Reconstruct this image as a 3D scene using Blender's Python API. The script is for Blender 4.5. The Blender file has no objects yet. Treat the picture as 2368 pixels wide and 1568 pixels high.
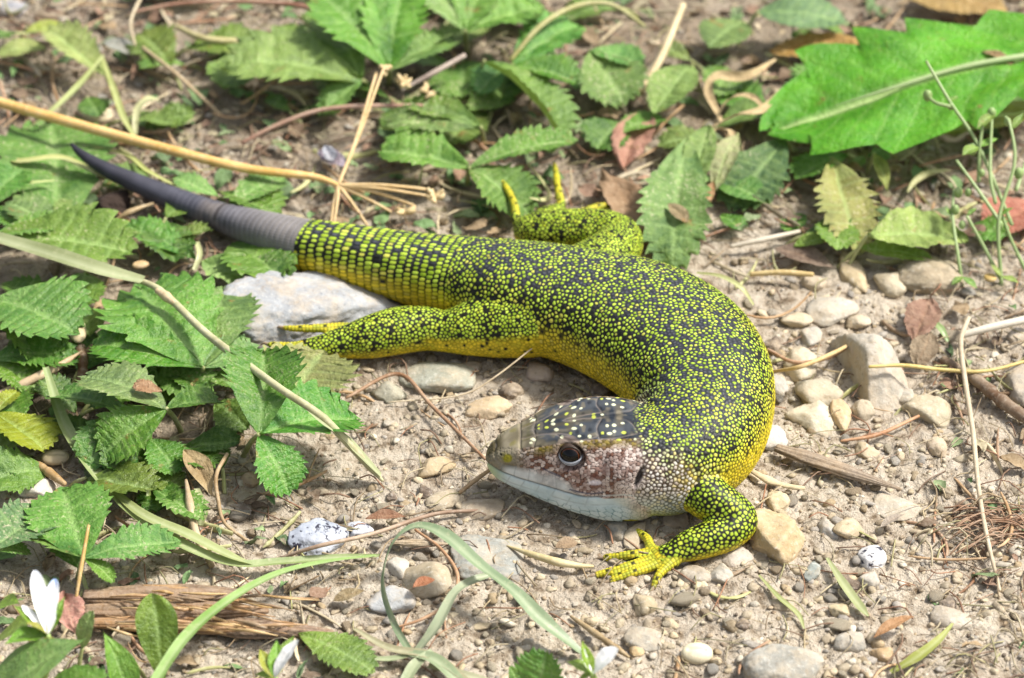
import bpy, bmesh, math, random
import numpy as np
from mathutils import Vector, kdtree
from mathutils.bvhtree import BVHTree

# ------------------------------------------------------------------ camera, world, sun, exposure
SC = bpy.context.scene
COL = SC.collection
PITCH = math.radians(38.0); DIST = 0.90; FW = 0.200          # metres of width seen at the aim point
SP, CP = math.sin(PITCH), math.cos(PITCH)
CAMPOS = np.array([0.0, -DIST * CP, DIST * SP])
cam_d = bpy.data.cameras.new('camera'); cam = bpy.data.objects.new('camera', cam_d); COL.objects.link(cam)
cam.location = CAMPOS; cam.rotation_euler = (math.pi / 2 - PITCH, 0, 0)
cam_d.sensor_width = 36.0; cam_d.lens = 36.0 * DIST / FW
cam_d.clip_start = 0.01; cam_d.clip_end = 100.0
cam_d.dof.use_dof = True; cam_d.dof.focus_distance = 0.857; cam_d.dof.aperture_fstop = 21.0
SC.camera = cam

SUN_EL, SUN_AZ = math.radians(56), math.radians(82)           # azimuth clockwise from +Y (away from the camera)
W = bpy.data.worlds.new('World'); SC.world = W; W.use_nodes = True
nt = W.node_tree; nt.nodes.clear()
sky = nt.nodes.new('ShaderNodeTexSky'); sky.sky_type = 'NISHITA'; sky.sun_disc = False
sky.sun_elevation = SUN_EL; sky.sun_rotation = SUN_AZ; sky.dust_density = 4.0; sky.air_density = 1.0; sky.ozone_density = 0.6
bg = nt.nodes.new('ShaderNodeBackground'); bg.inputs['Strength'].default_value = 0.092
wo = nt.nodes.new('ShaderNodeOutputWorld')
hs_ = nt.nodes.new('ShaderNodeHueSaturation'); hs_.inputs['Saturation'].default_value = .45
nt.links.new(sky.outputs[0], hs_.inputs['Color']); nt.links.new(hs_.outputs[0], bg.inputs['Color']); nt.links.new(bg.outputs[0], wo.inputs['Surface'])
sd = bpy.data.lights.new('sun', 'SUN'); sd.energy = 2.9; sd.angle = math.radians(9); sd.color = (1.0, 0.95, 0.87)
sun = bpy.data.objects.new('sun', sd); COL.objects.link(sun)
sdir = Vector((math.sin(SUN_AZ) * math.cos(SUN_EL), math.cos(SUN_AZ) * math.cos(SUN_EL), math.sin(SUN_EL)))
sun.rotation_euler = sdir.to_track_quat('Z', 'Y').to_euler(); sun.location = (0, 0, 3)
vs = SC.view_settings; vs.view_transform = 'Standard'; vs.look = 'None'; vs.gamma = 1.0; vs.use_curve_mapping = False
vs.exposure = 0.95

# ------------------------------------------------------------------ helpers
MM = 0.001
PXM = FW / 2368.0                                             # metres per picture unit (2368 x 1568) at the aim point
RNG = np.random.default_rng(7)
def at(px, py, z=0.0):
    """point on the horizontal plane of height z (metres) seen at picture position px, py"""
    k = FW / DIST / 2368.0
    x = (px - 1184.0) * k; y = -(py - 784.0) * k
    d = np.array([x, CP + y * SP, -SP + y * CP])
    t = (z - CAMPOS[2]) / d[2]
    return CAMPOS + d * t
def project(P):
    """picture coordinates (2368 x 1568) of world points (n,3)"""
    Q = P - CAMPOS
    f = Q[:, 1] * CP - Q[:, 2] * SP
    u = Q[:, 1] * SP + Q[:, 2] * CP
    k = DIST / FW * 2368.0
    return 1184.0 + Q[:, 0] / f * k, 784.0 - u / f * k
def hsh(*a):
    h = np.zeros(np.broadcast(*a).shape, dtype=np.uint64)
    for i, v in enumerate(a):
        h = h * np.uint64(6364136223846793005) + (np.asarray(v).astype(np.int64) + 1013 * (i + 1)).astype(np.uint64) * np.uint64(2654435761)
        h ^= h >> np.uint64(29)
    h = h * np.uint64(0x9E3779B97F4A7C15); h ^= h >> np.uint64(32); h = h * np.uint64(0xBF58476D1CE4E5B9); h ^= h >> np.uint64(29)
    return (h & np.uint64(0xFFFFFF)).astype(np.float64) / float(0xFFFFFF)
def vn2(x, y, seed=0):
    xi = np.floor(x); yi = np.floor(y); fx = x - xi; fy = y - yi
    fx = fx * fx * (3 - 2 * fx); fy = fy * fy * (3 - 2 * fy)
    a = hsh(xi, yi, seed + 0 * xi); b = hsh(xi + 1, yi, seed + 0 * xi); c = hsh(xi, yi + 1, seed + 0 * xi); d = hsh(xi + 1, yi + 1, seed + 0 * xi)
    return (a * (1 - fx) + b * fx) * (1 - fy) + (c * (1 - fx) + d * fx) * fy - 0.5
def vn3(P, seed=0):
    z = P[:, 2]; zi = np.floor(z); f = z - zi; f = f * f * (3 - 2 * f)
    out = np.zeros(len(P))
    for k in (0, 1):
        s = (zi + k) * 57 + seed
        xi = np.floor(P[:, 0]); yi = np.floor(P[:, 1]); fx = P[:, 0] - xi; fy = P[:, 1] - yi
        fx = fx * fx * (3 - 2 * fx); fy = fy * fy * (3 - 2 * fy)
        a = hsh(xi, yi, s); b = hsh(xi + 1, yi, s); c = hsh(xi, yi + 1, s); d = hsh(xi + 1, yi + 1, s)
        out += ((a * (1 - fx) + b * fx) * (1 - fy) + (c * (1 - fx) + d * fx) * fy - 0.5) * (f if k else 1 - f)
    return out
def sstep(a, b, x):
    t = np.clip((x - a) / (b - a), 0, 1); return t * t * (3 - 2 * t)
def gz(x, y):
    """height of the soil in metres"""
    x = np.asarray(x, float); y = np.asarray(y, float)
    return (vn2(x / .034, y / .034, 3) * 2.2 + vn2(x / .011 + 5, y / .011, 4) * 1.0) * MM
def soil_fine(x, y):
    near = np.exp(-(np.maximum(np.abs(x), np.abs(y)) / .3) ** 4)
    a = vn2(x / .0042, y / .0042, 5); b = vn2(x / .0017, y / .0017, 6); c = vn2(x / .0008, y / .0008, 8)
    return near * (a * 1.0 + np.abs(b) * 1.15 + c * .5 - .25) * MM
def pt(px, py, zmm=0.0):
    p = at(px, py, zmm * MM)
    for _ in range(2):
        p = at(px, py, zmm * MM + float(gz(p[0], p[1])))
    return p
def lin(h, k=1.0):
    h = h.lstrip('#')
    v = [int(h[i:i + 2], 16) / 255 for i in (0, 2, 4)]
    return tuple(k * (c / 12.92 if c <= .04045 else ((c + .055) / 1.055) ** 2.4) for c in v)
def unit(v):
    v = np.asarray(v, float); return v / (np.linalg.norm(v, axis=-1, keepdims=True) + 1e-12)
def catmull(P, n):
    """P (k,d) control points -> n samples, centripetal-free uniform Catmull-Rom"""
    P = np.asarray(P, float); k = len(P)
    Q = np.vstack([2 * P[0] - P[1], P, 2 * P[-1] - P[-2]])
    t = np.linspace(0, k - 1 - 1e-9, n); i = t.astype(int); f = (t - i)[:, None]
    p0, p1, p2, p3 = Q[i], Q[i + 1], Q[i + 2], Q[i + 3]
    return .5 * (2 * p1 + (p2 - p0) * f + (2 * p0 - 5 * p1 + 4 * p2 - p3) * f ** 2 + (3 * p1 - p0 - 3 * p2 + p3) * f ** 3)
def mesh_np(name, V, quads=None, tris=None, smooth=True):
    V = np.asarray(V, np.float32); me = bpy.data.meshes.new(name)
    nq = 0 if quads is None else len(quads); ntr = 0 if tris is None else len(tris)
    me.vertices.add(len(V)); me.vertices.foreach_set('co', V.ravel())
    loops = []
    if nq: loops.append(np.asarray(quads, np.int32).ravel())
    if ntr: loops.append(np.asarray(tris, np.int32).ravel())
    L = np.concatenate(loops); me.loops.add(len(L)); me.loops.foreach_set('vertex_index', L)
    st = np.concatenate([np.arange(nq) * 4, nq * 4 + np.arange(ntr) * 3]).astype(np.int32)
    me.polygons.add(nq + ntr); me.polygons.foreach_set('loop_start', st)
    me.update(calc_edges=True); me.validate()
    me.polygons.foreach_set('use_smooth', np.full(len(me.polygons), smooth)); me.update()
    return me
def add_color(me, name, C):
    C = np.asarray(C, np.float32)
    if C.ndim == 1: C = np.repeat(C[:, None], 3, 1)
    A = np.ones((len(C), 4), np.float32); A[:, :3] = C
    at_ = me.color_attributes.new(name, 'FLOAT_COLOR', 'POINT'); at_.data.foreach_set('color', A.ravel())
def link(name, me, mat, parent=None, color=None, loc=None):
    o = bpy.data.objects.new(name, me); COL.objects.link(o)
    if mat and not me.materials: me.materials.append(mat)
    if parent: o.parent = parent
    if color is not None: o.color = (*color[:3], 1)
    if loc is not None: o.location = loc
    return o
def tag(o, label, cat, group=None):
    o['label'] = label; o['category'] = cat
    if group: o['group'] = group
    return o
def thing(name, label, cat, loc, group=None):
    o = bpy.data.objects.new(name, None); COL.objects.link(o); o.location = loc; o.empty_display_size = .005
    return tag(o, label, cat, group)
def grid_faces(nu, nv, closed=False):
    i = np.arange(nu - 1)[:, None]; j = np.arange(nv if closed else nv - 1)[None]
    j2 = (j + 1) % nv
    return np.stack([i * nv + j, i * nv + j2, (i + 1) * nv + j2, (i + 1) * nv + j], -1).reshape(-1, 4)
def frames(C):
    T = np.gradient(C, axis=0); T = unit(T)
    S = np.cross(T, np.array([0, 0, 1.0])); bad = np.linalg.norm(S, axis=1) < .15
    S[bad] = np.cross(T[bad], np.array([0, 1.0, 0.0])); S = unit(S); U = np.cross(S, T)
    return T, S, U
def tube_geo(C, ra, rb=None, seg=8, cap=True, flat=1.0, power=2.0):
    """closed tube round a sampled centre line; ra half width, rb half height"""
    C = np.asarray(C, float); n = len(C); ra = np.broadcast_to(np.asarray(ra, float), (n,)); rb = ra if rb is None else np.broadcast_to(np.asarray(rb, float), (n,))
    T, S, U = frames(C)
    th = np.arange(seg) / seg * 2 * np.pi
    cs, sn = np.cos(th), np.sin(th)
    if power != 2.0:
        cs = np.sign(cs) * np.abs(cs) ** (2 / power); sn = np.sign(sn) * np.abs(sn) ** (2 / power)
    sn = np.where(sn < 0, sn * flat, sn)
    V = C[:, None] + S[:, None] * (ra[:, None] * cs[None])[..., None] + U[:, None] * (rb[:, None] * sn[None])[..., None]
    V = V.reshape(-1, 3); Q = grid_faces(n, seg, True)
    tr = []
    if cap:
        a = len(V); V = np.vstack([V, C[0] - T[0] * min(ra[0], rb[0]) * .6, C[-1] + T[-1] * min(ra[-1], rb[-1]) * .6])
        j = np.arange(seg); j2 = (j + 1) % seg
        tr = np.vstack([np.stack([np.full(seg, a), j2, j], 1), np.stack([np.full(seg, a + 1), (n - 1) * seg + j, (n - 1) * seg + j2], 1)])
    return V, Q, np.asarray(tr, int).reshape(-1, 3)

# ------------------------------------------------------------------ materials
class NT:
    def __init__(s, name):
        s.m = bpy.data.materials.new(name); s.m.use_nodes = True; s.t = s.m.node_tree; s.t.nodes.clear()
        s.out = s.t.nodes.new('ShaderNodeOutputMaterial')
    def n(s, typ, **kw):
        nd = s.t.nodes.new('ShaderNode' + typ)
        for k, v in kw.items():
            if k in nd.inputs: nd.inputs[k].default_value = v
            else: setattr(nd, k, v)
        return nd
    def l(s, a, b): s.t.links.new(a, b)
    def math(s, op, a, b=None, clamp=False):
        nd = s.n('Math', operation=op, use_clamp=clamp)
        for i, v in enumerate((a, b)):
            if v is None: continue
            if hasattr(v, 'is_linked'): s.l(v, nd.inputs[i])
            else: nd.inputs[i].default_value = v
        return nd.outputs[0]
    def mix(s, fac, a, b, blend='MIX'):
        nd = s.n('Mix', data_type='RGBA', blend_type=blend)
        for i, v in ((0, fac), (6, a), (7, b)):
            if hasattr(v, 'is_linked'): s.l(v, nd.inputs[i])
            elif i == 0: nd.inputs[0].default_value = v
            else: nd.inputs[i].default_value = (*v[:3], 1)
        return nd.outputs[2]
    def noise(s, co, scale, detail=4, rough=.6, dist=0):
        nd = s.n('TexNoise', Scale=scale, Detail=detail, Roughness=rough, Distortion=dist)
        if co is not None: s.l(co, nd.inputs['Vector'])
        return nd.outputs['Fac']
    def ramp(s, v, a, b):
        nd = s.n('MapRange'); nd.inputs[1].default_value = a; nd.inputs[2].default_value = b; s.l(v, nd.inputs[0]); return nd.outputs[0]
    def bsdf(s, color, rough, bump=None, bstr=.4, bdist=.0003, spec=.5, **kw):
        b = s.n('BsdfPrincipled')
        if hasattr(color, 'is_linked'): s.l(color, b.inputs['Base Color'])
        else: b.inputs['Base Color'].default_value = (*color[:3], 1)
        if hasattr(rough, 'is_linked'): s.l(rough, b.inputs['Roughness'])
        else: b.inputs['Roughness'].default_value = rough
        b.inputs['Specular IOR Level'].default_value = spec
        for k, v in kw.items(): b.inputs[k].default_value = v
        if bump is not None:
            bn = s.n('Bump', Strength=bstr, Distance=bdist); s.l(bump, bn.inputs['Height']); s.l(bn.outputs[0], b.inputs['Normal'])
        return b
    def done(s, sh):
        s.l(sh.outputs[0] if hasattr(sh, 'outputs') else sh, s.out.inputs['Surface']); return s.m

def mat_soil():
    t = NT('soil'); co = t.n('NewGeometry').outputs['Position']
    n1 = t.noise(co, 45, 5); n2 = t.noise(co, 320, 4, .65); n3 = t.noise(co, 1500, 3, .7)
    c = t.mix(t.ramp(n1, .35, .68), lin('#aa9a86'), lin('#d0c3ae'))
    c = t.mix(t.ramp(n2, .42, .74), c, lin('#ddd3c2'))
    c = t.mix(t.ramp(n2, .46, .30), c, lin('#75644f'))
    c = t.mix(t.math('MULTIPLY', t.ramp(n3, .60, .74), .7), c, lin('#ece2cf'))
    c = t.mix(t.math('MULTIPLY', t.ramp(n3, .40, .28), .6), c, lin('#5d4a3a'))
    hu = t.n('Attribute', attribute_name='humus_gap_shade').outputs['Fac']; c = t.mix(t.math('MULTIPLY', hu, t.ramp(n2, .2, .75)), c, t.mix(t.ramp(n3, .4, .7), lin('#5a4632'), lin('#9a8262')))
    h = t.math('ADD', t.math('MULTIPLY', n2, 1.0), t.math('MULTIPLY', n3, .6))
    return t.done(t.bsdf(t.mix(.22, c, (0, 0, 0)), .92, h, 1.0, .0013, .2))
def mat_stone():
    t = NT('stone'); oi = t.n('ObjectInfo'); tc = t.n('TexCoord').outputs['Object']
    ad = t.n('VectorMath', operation='ADD'); t.l(tc, ad.inputs[0])
    cx = t.n('CombineXYZ'); t.l(oi.outputs['Random'], cx.inputs[0]); t.l(cx.outputs[0], ad.inputs[1]); co = ad.outputs[0]
    n1 = t.noise(co, 160, 5, .65); n2 = t.noise(co, 900, 4, .7); n3 = t.noise(co, 380, 3, .6, 1.5)
    c = t.mix(t.ramp(n1, .3, .7), t.mix(.38, oi.outputs['Color'], (0.10, .085, .06)), t.mix(.22, oi.outputs['Color'], (.8, .76, .68)))
    c = t.mix(t.math('MULTIPLY', t.ramp(n2, .55, .75), .5), c, (.75, .72, .66))
    c = t.mix(t.math('MULTIPLY', t.ramp(n2, .42, .27), .55), c, (.08, .065, .05))
    c = t.mix(t.math('MULTIPLY', t.ramp(n3, .55, .70), .3), c, lin('#8f7753'))
    gp = t.n('NewGeometry').outputs['Position']; du = t.ramp(t.noise(gp, 210, 5, .7), .44, .62); c = t.mix(t.math('MULTIPLY', du, .5), c, lin('#bfae94'))
    h = t.math('ADD', n1, t.math('MULTIPLY', n2, .45))
    return t.done(t.bsdf(c, .8, h, .8, .0007, .3))
def mat_speckle():
    t = NT('speckled_rock'); oi = t.n('ObjectInfo'); co = t.n('TexCoord').outputs['Object']
    n1 = t.noise(co, 120, 5, .65); n2 = t.noise(co, 700, 3, .6)
    c = t.mix(t.ramp(n1, .3, .7), t.mix(.25, oi.outputs['Color'], (.12, .14, .18)), t.mix(.4, oi.outputs['Color'], (.85, .85, .85)))
    c = t.mix(t.ramp(n2, .45, .37), c, (.03, .03, .05))
    return t.done(t.bsdf(c, .7, t.math('ADD', n1, t.math('MULTIPLY', n2, .5)), .7, .0007, .35))
def mat_rubble():
    t = NT('gravel'); a = t.n('Attribute', attribute_name='col'); co = t.n('NewGeometry').outputs['Position']
    n2 = t.noise(co, 1400, 3, .7)
    c = t.mix(t.ramp(n2, .25, .8), t.mix(.45, a.outputs['Color'], (.05, .04, .03)), t.mix(.15, a.outputs['Color'], (.9, .88, .8)))
    return t.done(t.bsdf(c, .85, n2, .6, .0003, .25))
def mat_leaf(name='leaf', rough=.36, dust=.35, trans=.14, vein=.30, veincol='#b9d98a', dk=(.012, .05, .004), lt=(.45, .62, .10)):
    t = NT(name); oi = t.n('ObjectInfo'); a = t.n('Attribute', attribute_name='vein'); co = t.n('TexCoord').outputs['Object']
    g = t.n('NewGeometry').outputs['Position']
    n1 = t.noise(g, 90, 4); n2 = t.noise(g, 700, 4, .7); n3 = t.noise(g, 1600, 2, .6)
    c = t.mix(t.ramp(n1, .34, .66), t.mix(.55, oi.outputs['Color'], dk), t.mix(.10, oi.outputs['Color'], lt))
    c = t.mix(t.math('MULTIPLY', t.ramp(n2, .42, .75), .45), c, t.mix(.45, oi.outputs['Color'], lt))
    c = t.mix(t.math('MULTIPLY', a.outputs['Fac'], vein), c, lin(veincol))
    d = t.math('MULTIPLY', t.ramp(n3, .54, .72), t.ramp(n1, .42, .62))
    c = t.mix(t.math('MULTIPLY', d, dust), c, lin('#cfc3a6'))
    br = t.math('MULTIPLY', t.ramp(t.noise(g, 230, 4, .7), .64, .71), .75)
    c = t.mix(br, c, lin('#8a6b3c'))
    h = t.math('ADD', t.math('MULTIPLY', n2, .8), t.math('MULTIPLY', n3, .4))
    b = t.bsdf(c, rough, h, .9, .0008, .5)
    tr = t.n('BsdfTranslucent'); t.l(t.mix(.4, c, lt), tr.inputs['Color'])
    ms = t.n('MixShader', Fac=trans); t.l(b.outputs[0], ms.inputs[1]); t.l(tr.outputs[0], ms.inputs[2])
    return t.done(ms)
def mat_fibre(name='straw', rough=.6, str_=.5):
    t = NT(name); oi = t.n('ObjectInfo'); g = t.n('NewGeometry').outputs['Position']
    n1 = t.noise(g, 130, 4); n2 = t.noise(g, 900, 3, .7)
    c = t.mix(t.ramp(n1, .3, .7), t.mix(.35, oi.outputs['Color'], (.10, .06, .02)), t.mix(.25, oi.outputs['Color'], (.9, .82, .6)))
    c = t.mix(t.math('MULTIPLY', t.ramp(n2, .5, .75), str_), c, t.mix(.5, oi.outputs['Color'], (.9, .85, .7)))
    return t.done(t.bsdf(c, rough, n2, .4, .0003, .4))
def mat_blade():
    t = NT('grass_blade'); oi = t.n('ObjectInfo'); a = t.n('Attribute', attribute_name='vein'); g = t.n('NewGeometry').outputs['Position']
    n1 = t.noise(g, 70, 3); n2 = t.noise(g, 800, 3, .7)
    c = t.mix(t.ramp(n1, .3, .72), t.mix(.3, oi.outputs['Color'], (.05, .09, .03)), t.mix(.2, oi.outputs['Color'], (.8, .85, .6)))
    c = t.mix(t.math('MULTIPLY', a.outputs['Fac'], .28), c, lin('#dfe6c2'))
    c = t.mix(t.math('MULTIPLY', t.ramp(n2, .55, .75), .3), c, lin('#d8cfae'))
    b = t.bsdf(c, .4, n2, .3, .0002, .5)
    tr = t.n('BsdfTranslucent'); t.l(c, tr.inputs['Color'])
    ms = t.n('MixShader', Fac=.2); t.l(b.outputs[0], ms.inputs[1]); t.l(tr.outputs[0], ms.inputs[2])
    return t.done(ms)
def mat_wood():
    t = NT('bark_wood'); oi = t.n('ObjectInfo'); a = t.n('Attribute', attribute_name='vein'); g = t.n('NewGeometry').outputs['Position']
    n1 = t.noise(g, 150, 4); n2 = t.noise(g, 1100, 3, .7)
    c = t.mix(a.outputs['Fac'], oi.outputs['Color'], t.mix(.6, oi.outputs['Color'], (.03, .018, .012)))
    c = t.mix(t.ramp(n1, .35, .75), c, t.mix(.3, c, lin('#c9a673')))
    c = t.mix(t.math('MULTIPLY', t.ramp(n2, .4, .75), .4), c, t.mix(.5, c, (.7, .62, .52)))
    return t.done(t.bsdf(c, .8, n2, .6, .0005, .25))
def mat_skin():
    t = NT('lizard_skin'); a = t.n('Attribute', attribute_name='col'); g = t.n('NewGeometry').outputs['Position']
    n = t.noise(g, 2500, 2); n1 = t.noise(g, 300, 3)
    c = t.mix(.18, a.outputs['Color'], t.mix(t.ramp(n1, .3, .7), (0, 0, 0), a.outputs['Color']))
    return t.done(t.bsdf(c, t.math('ADD', t.math('MULTIPLY', n1, .3), .36), n, .15, .0001, .26))
def mat_plain(name, color, rough=.5, **kw):
    t = NT(name); g = t.n('NewGeometry').outputs['Position']
    n = t.noise(g, 500, 3)
    return t.done(t.bsdf(t.mix(t.ramp(n, .3, .7), [c * .8 for c in color], color), rough, n, .2, .0002, **kw))
def mat_vcol(name, rough=.5, spec=.5, **kw):
    t = NT(name); a = t.n('Attribute', attribute_name='col'); g = t.n('NewGeometry').outputs['Position']
    n = t.noise(g, 900, 3)
    return t.done(t.bsdf(t.mix(.25, a.outputs['Color'], t.mix(t.ramp(n, .3, .7), (0, 0, 0), a.outputs['Color'])), rough, n, .15, .0001, spec, **kw))
M_SOIL, M_STONE, M_SPECK, M_RUBBLE = mat_soil(), mat_stone(), mat_speckle(), mat_rubble()
M_LEAF = mat_leaf(); M_DUSTY = mat_leaf('dusty_leaf', .6, .75, .15, .35); M_BIG = mat_leaf('dandelion_leaf', .38, .12, .25, .85, '#cfe59a')
M_DRY = mat_leaf('dry_leaf', .7, .3, .12, .15, '#c9a27a', (.10, .05, .02), (.75, .6, .42))
M_STRAW, M_BLADE, M_WOOD, M_SKIN = mat_fibre(), mat_blade(), mat_wood(), mat_skin()
M_EYE = mat_vcol('eye', .05, .35); M_LID = mat_vcol('eyelid', .4)
M_CLAW = mat_plain('claw', lin('#a08c74'), .4); M_FLOWER = mat_vcol('petal', .5)
# ------------------------------------------------------------------ the soil: one sheet, dense where the photograph looks
def axis(lo, hi, step, far, grow=1.22):
    a = list(np.arange(lo, hi + step * .5, step)); d = step
    while a[-1] < far: d *= grow; a.append(a[-1] + d)
    d = step
    while a[0] > -far: d *= grow; a.insert(0, a[0] - d)
    return np.array(a)
gx = axis(-.116, .116, .00056, 12.0); gy = axis(-.122, .150, .00064, 12.0)
X, Y = np.meshgrid(gx, gy)
xf, yf = X.ravel(), Y.ravel()
Z = gz(xf, yf) + soil_fine(xf, yf)
me = mesh_np('soil_ground', np.stack([xf, yf, Z], 1), grid_faces(len(gy), len(gx)))
gpx, gpy = project(np.stack([xf, yf, Z], 1)); inb = (np.abs(xf) < .3) & (np.abs(yf) < .3)
hum_shade = np.maximum(sstep(620, 380, gpx) * sstep(1180, 1000, gpy) * sstep(380, 480, gpy), np.maximum(sstep(380, 250, gpy) * sstep(560, 800, gpx), .5 * sstep(520, 420, gpy)))  # brown organic soil, plus gap shade between leaves painted into the colour
hum_shade = np.clip(hum_shade + .8 * vn2(xf / .012, yf / .012, 41) * (hum_shade > .02), 0, 1) * .85 * inb
add_color(me, 'humus_gap_shade', hum_shade)
ground = link('ground', me, M_SOIL); ground['kind'] = 'structure'

# ------------------------------------------------------------------ the lizard
K = 2368 / 2484.0
def lp(sx, sy, zmm):            # lizard joints were read in the photograph's own pixels
    return at(sx * K, sy * K, zmm * MM)
def chain(ctrl, step=.0005):
    """ctrl rows (sx, sy, z_mm, half width mm, half height mm)"""
    P = np.array([[*lp(c[0], c[1], c[2]), c[3] * MM, (c[4] if len(c) > 4 else c[3]) * MM] for c in ctrl])
    L = np.linalg.norm(np.diff(P[:, :3], axis=0), axis=1).sum()
    A = catmull(P, max(8, int(L / step)))
    return A[:, :3], np.maximum(A[:, 3], .0002), np.maximum(A[:, 4], .0002)
BODY = chain([
    (172, 349, 10.5, .5), (196, 372, 9.6, .95), (247, 405, 8.2, 1.45), (358, 456, 6.2, 2.1), (450, 494, 5.0, 2.5), (532, 525, 5.2, 2.9),
    (645, 563, 6.0, 4.1), (746, 596, 6.8, 5.15), (850, 619, 7.6, 5.9), (993, 650, 8.2, 6.9, 6.8), (1130, 678, 8.6, 8.6, 8.0),
    (1270, 712, 9.4, 11.2, 9.4), (1400, 742, 9.8, 12.6, 9.9), (1500, 770, 10.2, 14.2, 10.3), (1582, 806, 10.4, 15.0, 10.5), (1652, 858, 10.4, 14.9, 10.6),
    (1696, 925, 10.4, 14.1, 10.8), (1708, 995, 10.4, 13.0, 10.9), (1682, 1062, 10.4, 12.4, 10.8), (1632, 1106, 10.3, 11.2, 10.0), (1575, 1120, 10.4, 10.3, 9.4),
    (1520, 1122, 10.6, 9.2, 8.6), (1470, 1120, 10.8, 7.6, 7.6)], .0006)
LIMBS = {
 'fore': [(1672, 1165, 9, 4.6), (1712, 1203, 8.4, 4.3), (1760, 1234, 7, 3.9), (1790, 1262, 5.4, 3.7), (1765, 1290, 4.6, 3.5), (1720, 1308, 4.2, 3.3), (1672, 1324, 3.6, 2.9), (1630, 1342, 2.9, 2.3, 2.0), (1592, 1352, 2.2, 2.4, 1.4)],
 'far_fore': [(1600, 1010, 9, 4.5), (1560, 1000, 6, 3.6), (1500, 1010, 3.4, 3.0), (1450, 1030, 2.2, 2.2)],
 'hind': [(1330, 765, 9.5, 8.0, 8.0), (1262, 782, 8.4, 7.2, 6.8), (1180, 792, 7.4, 6.1, 5.9), (1120, 800, 6.9, 4.9, 4.9), (1078, 803, 6.5, 4.1, 4.0), (1030, 797, 6.4, 4.3), (966, 802, 6.2, 4.6), (900, 817, 5.8, 4.2), (838, 830, 5.2, 3.2), (775, 842, 4.8, 2.4, 2.2), (730, 844, 4.6, 1.6, 1.5), (700, 842, 4.5, 1.0)],
 'far_hind': [(1390, 690, 9, 7.0), (1470, 630, 8, 5.6), (1504, 585, 7, 4.6), (1470, 566, 6.6, 4.7), (1410, 560, 6.4, 4.5), (1345, 560, 6.0, 4.2), (1290, 560, 5.4, 3.6), (1268, 552, 5, 2.6)],
 'far_foot': [(1290, 560, 5.2, 3.2), (1325, 535, 4.8, 2.8), (1358, 512, 4.5, 1.8)],
}
DIGITS = {
 'f1': [(1592, 1345, 2.4, 1.21), (1577, 1325, 2.4, 1.04), (1569, 1306, 2.3, 0.94), (1542, 1288, 1.6, 0.83)],
 'f2': [(1610, 1340, 2.4, 1.21), (1570, 1342, 2.2, 1.04), (1530, 1346, 2.2, 0.94), (1464, 1353, 1.2, 0.77)],
 'f3': [(1605, 1352, 2.2, 1.21), (1565, 1362, 2.1, 1.04), (1515, 1376, 2.0, 0.94), (1442, 1396, 1.0, 0.71)],
 'f4': [(1605, 1362, 2.0, 1.21), (1570, 1378, 1.9, 0.99), (1530, 1391, 1.8, 0.88), (1478, 1410, .9, 0.71)],
 'f5': [(1640, 1360, 2.4, 1.21), (1614, 1378, 2.2, 0.99), (1596, 1398, 1.9, 0.88), (1584, 1426, .7, 0.66)],
 'h1': [(860, 800, 6.0, 1.57), (822, 795, 6.2, 1.12), (770, 796, 6.4, 0.96), (715, 797, 6.2, 0.78), (686, 795, 5.8, 0.62)],
 'h2': [(735, 846, 4.6, 1.34), (700, 842, 4.6, 1.07), (672, 838, 4.6, 0.85), (650, 835, 4.4, 0.62)],
 'h3': [(800, 850, 4.4, 1.57), (770, 860, 3.6, 1.12), (745, 864, 2.8, 0.78)],
 'k1': [(1268, 562, 5, 1.61), (1253, 530, 5, 1.05), (1246, 490, 5.4, 0.86), (1226, 452, 5.4, 0.76), (1204, 430, 5.0, 0.57)],
 'k2': [(1345, 530, 4.8, 1.43), (1360, 500, 4.6, 1.05), (1355, 465, 4.8, 0.90), (1350, 430, 4.6, 0.81), (1345, 398, 4.0, 0.57)],
 'k3': [(1370, 535, 4.8, 1.52), (1412, 516, 4.5, 1.05), (1450, 502, 4.5, 0.86), (1485, 498, 4.2, 0.76), (1514, 498, 3.6, 0.57)],
}
CH = {'body': BODY}
for k, v in LIMBS.items(): CH[k] = chain(v)
for k, v in DIGITS.items(): CH[k] = chain(v, .0003)
SNOUT = lp(1178, 1112, 9.0)
# head cross sections: x from the snout, top z, ridge z, ridge l, cheek z, cheek l, jaw z, jaw l, throat z   (millimetres)
HS = np.array([
 [0.05, 9.9, 9.8, .5, 9.2, .8, 8.6, .7, 8.2], [.7, 11.0, 10.8, 1.6, 9.7, 2.2, 8.1, 2.1, 7.2], [2.2, 12.5, 12.1, 2.7, 10.4, 3.5, 7.7, 3.6, 6.2], [4.5, 13.9, 13.4, 3.6, 11.2, 4.6, 7.6, 4.9, 5.3],
 [7, 15.2, 14.5, 4.4, 11.9, 5.5, 7.5, 6.1, 4.5], [11, 17.0, 16.4, 5.6, 12.6, 6.8, 6.9, 7.8, 3.4], [15, 18.4, 17.7, 6.2, 12.9, 8.0, 6.4, 9.4, 2.4],
 [19, 19.2, 18.4, 6.5, 12.6, 9.2, 6.2, 10.7, 1.6], [22, 19.5, 18.6, 6.5, 12.5, 9.9, 6.1, 11.4, 1.0], [26, 19.3, 18.2, 6.3, 12.3, 10.2, 6.0, 11.6, .8], [30, 18.4, 17.2, 6.0, 12, 9.9, 6.4, 11.0, 1.2], [34, 16.5, 15.4, 5.2, 11.5, 8.4, 8, 8.6, 3.6]])
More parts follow.
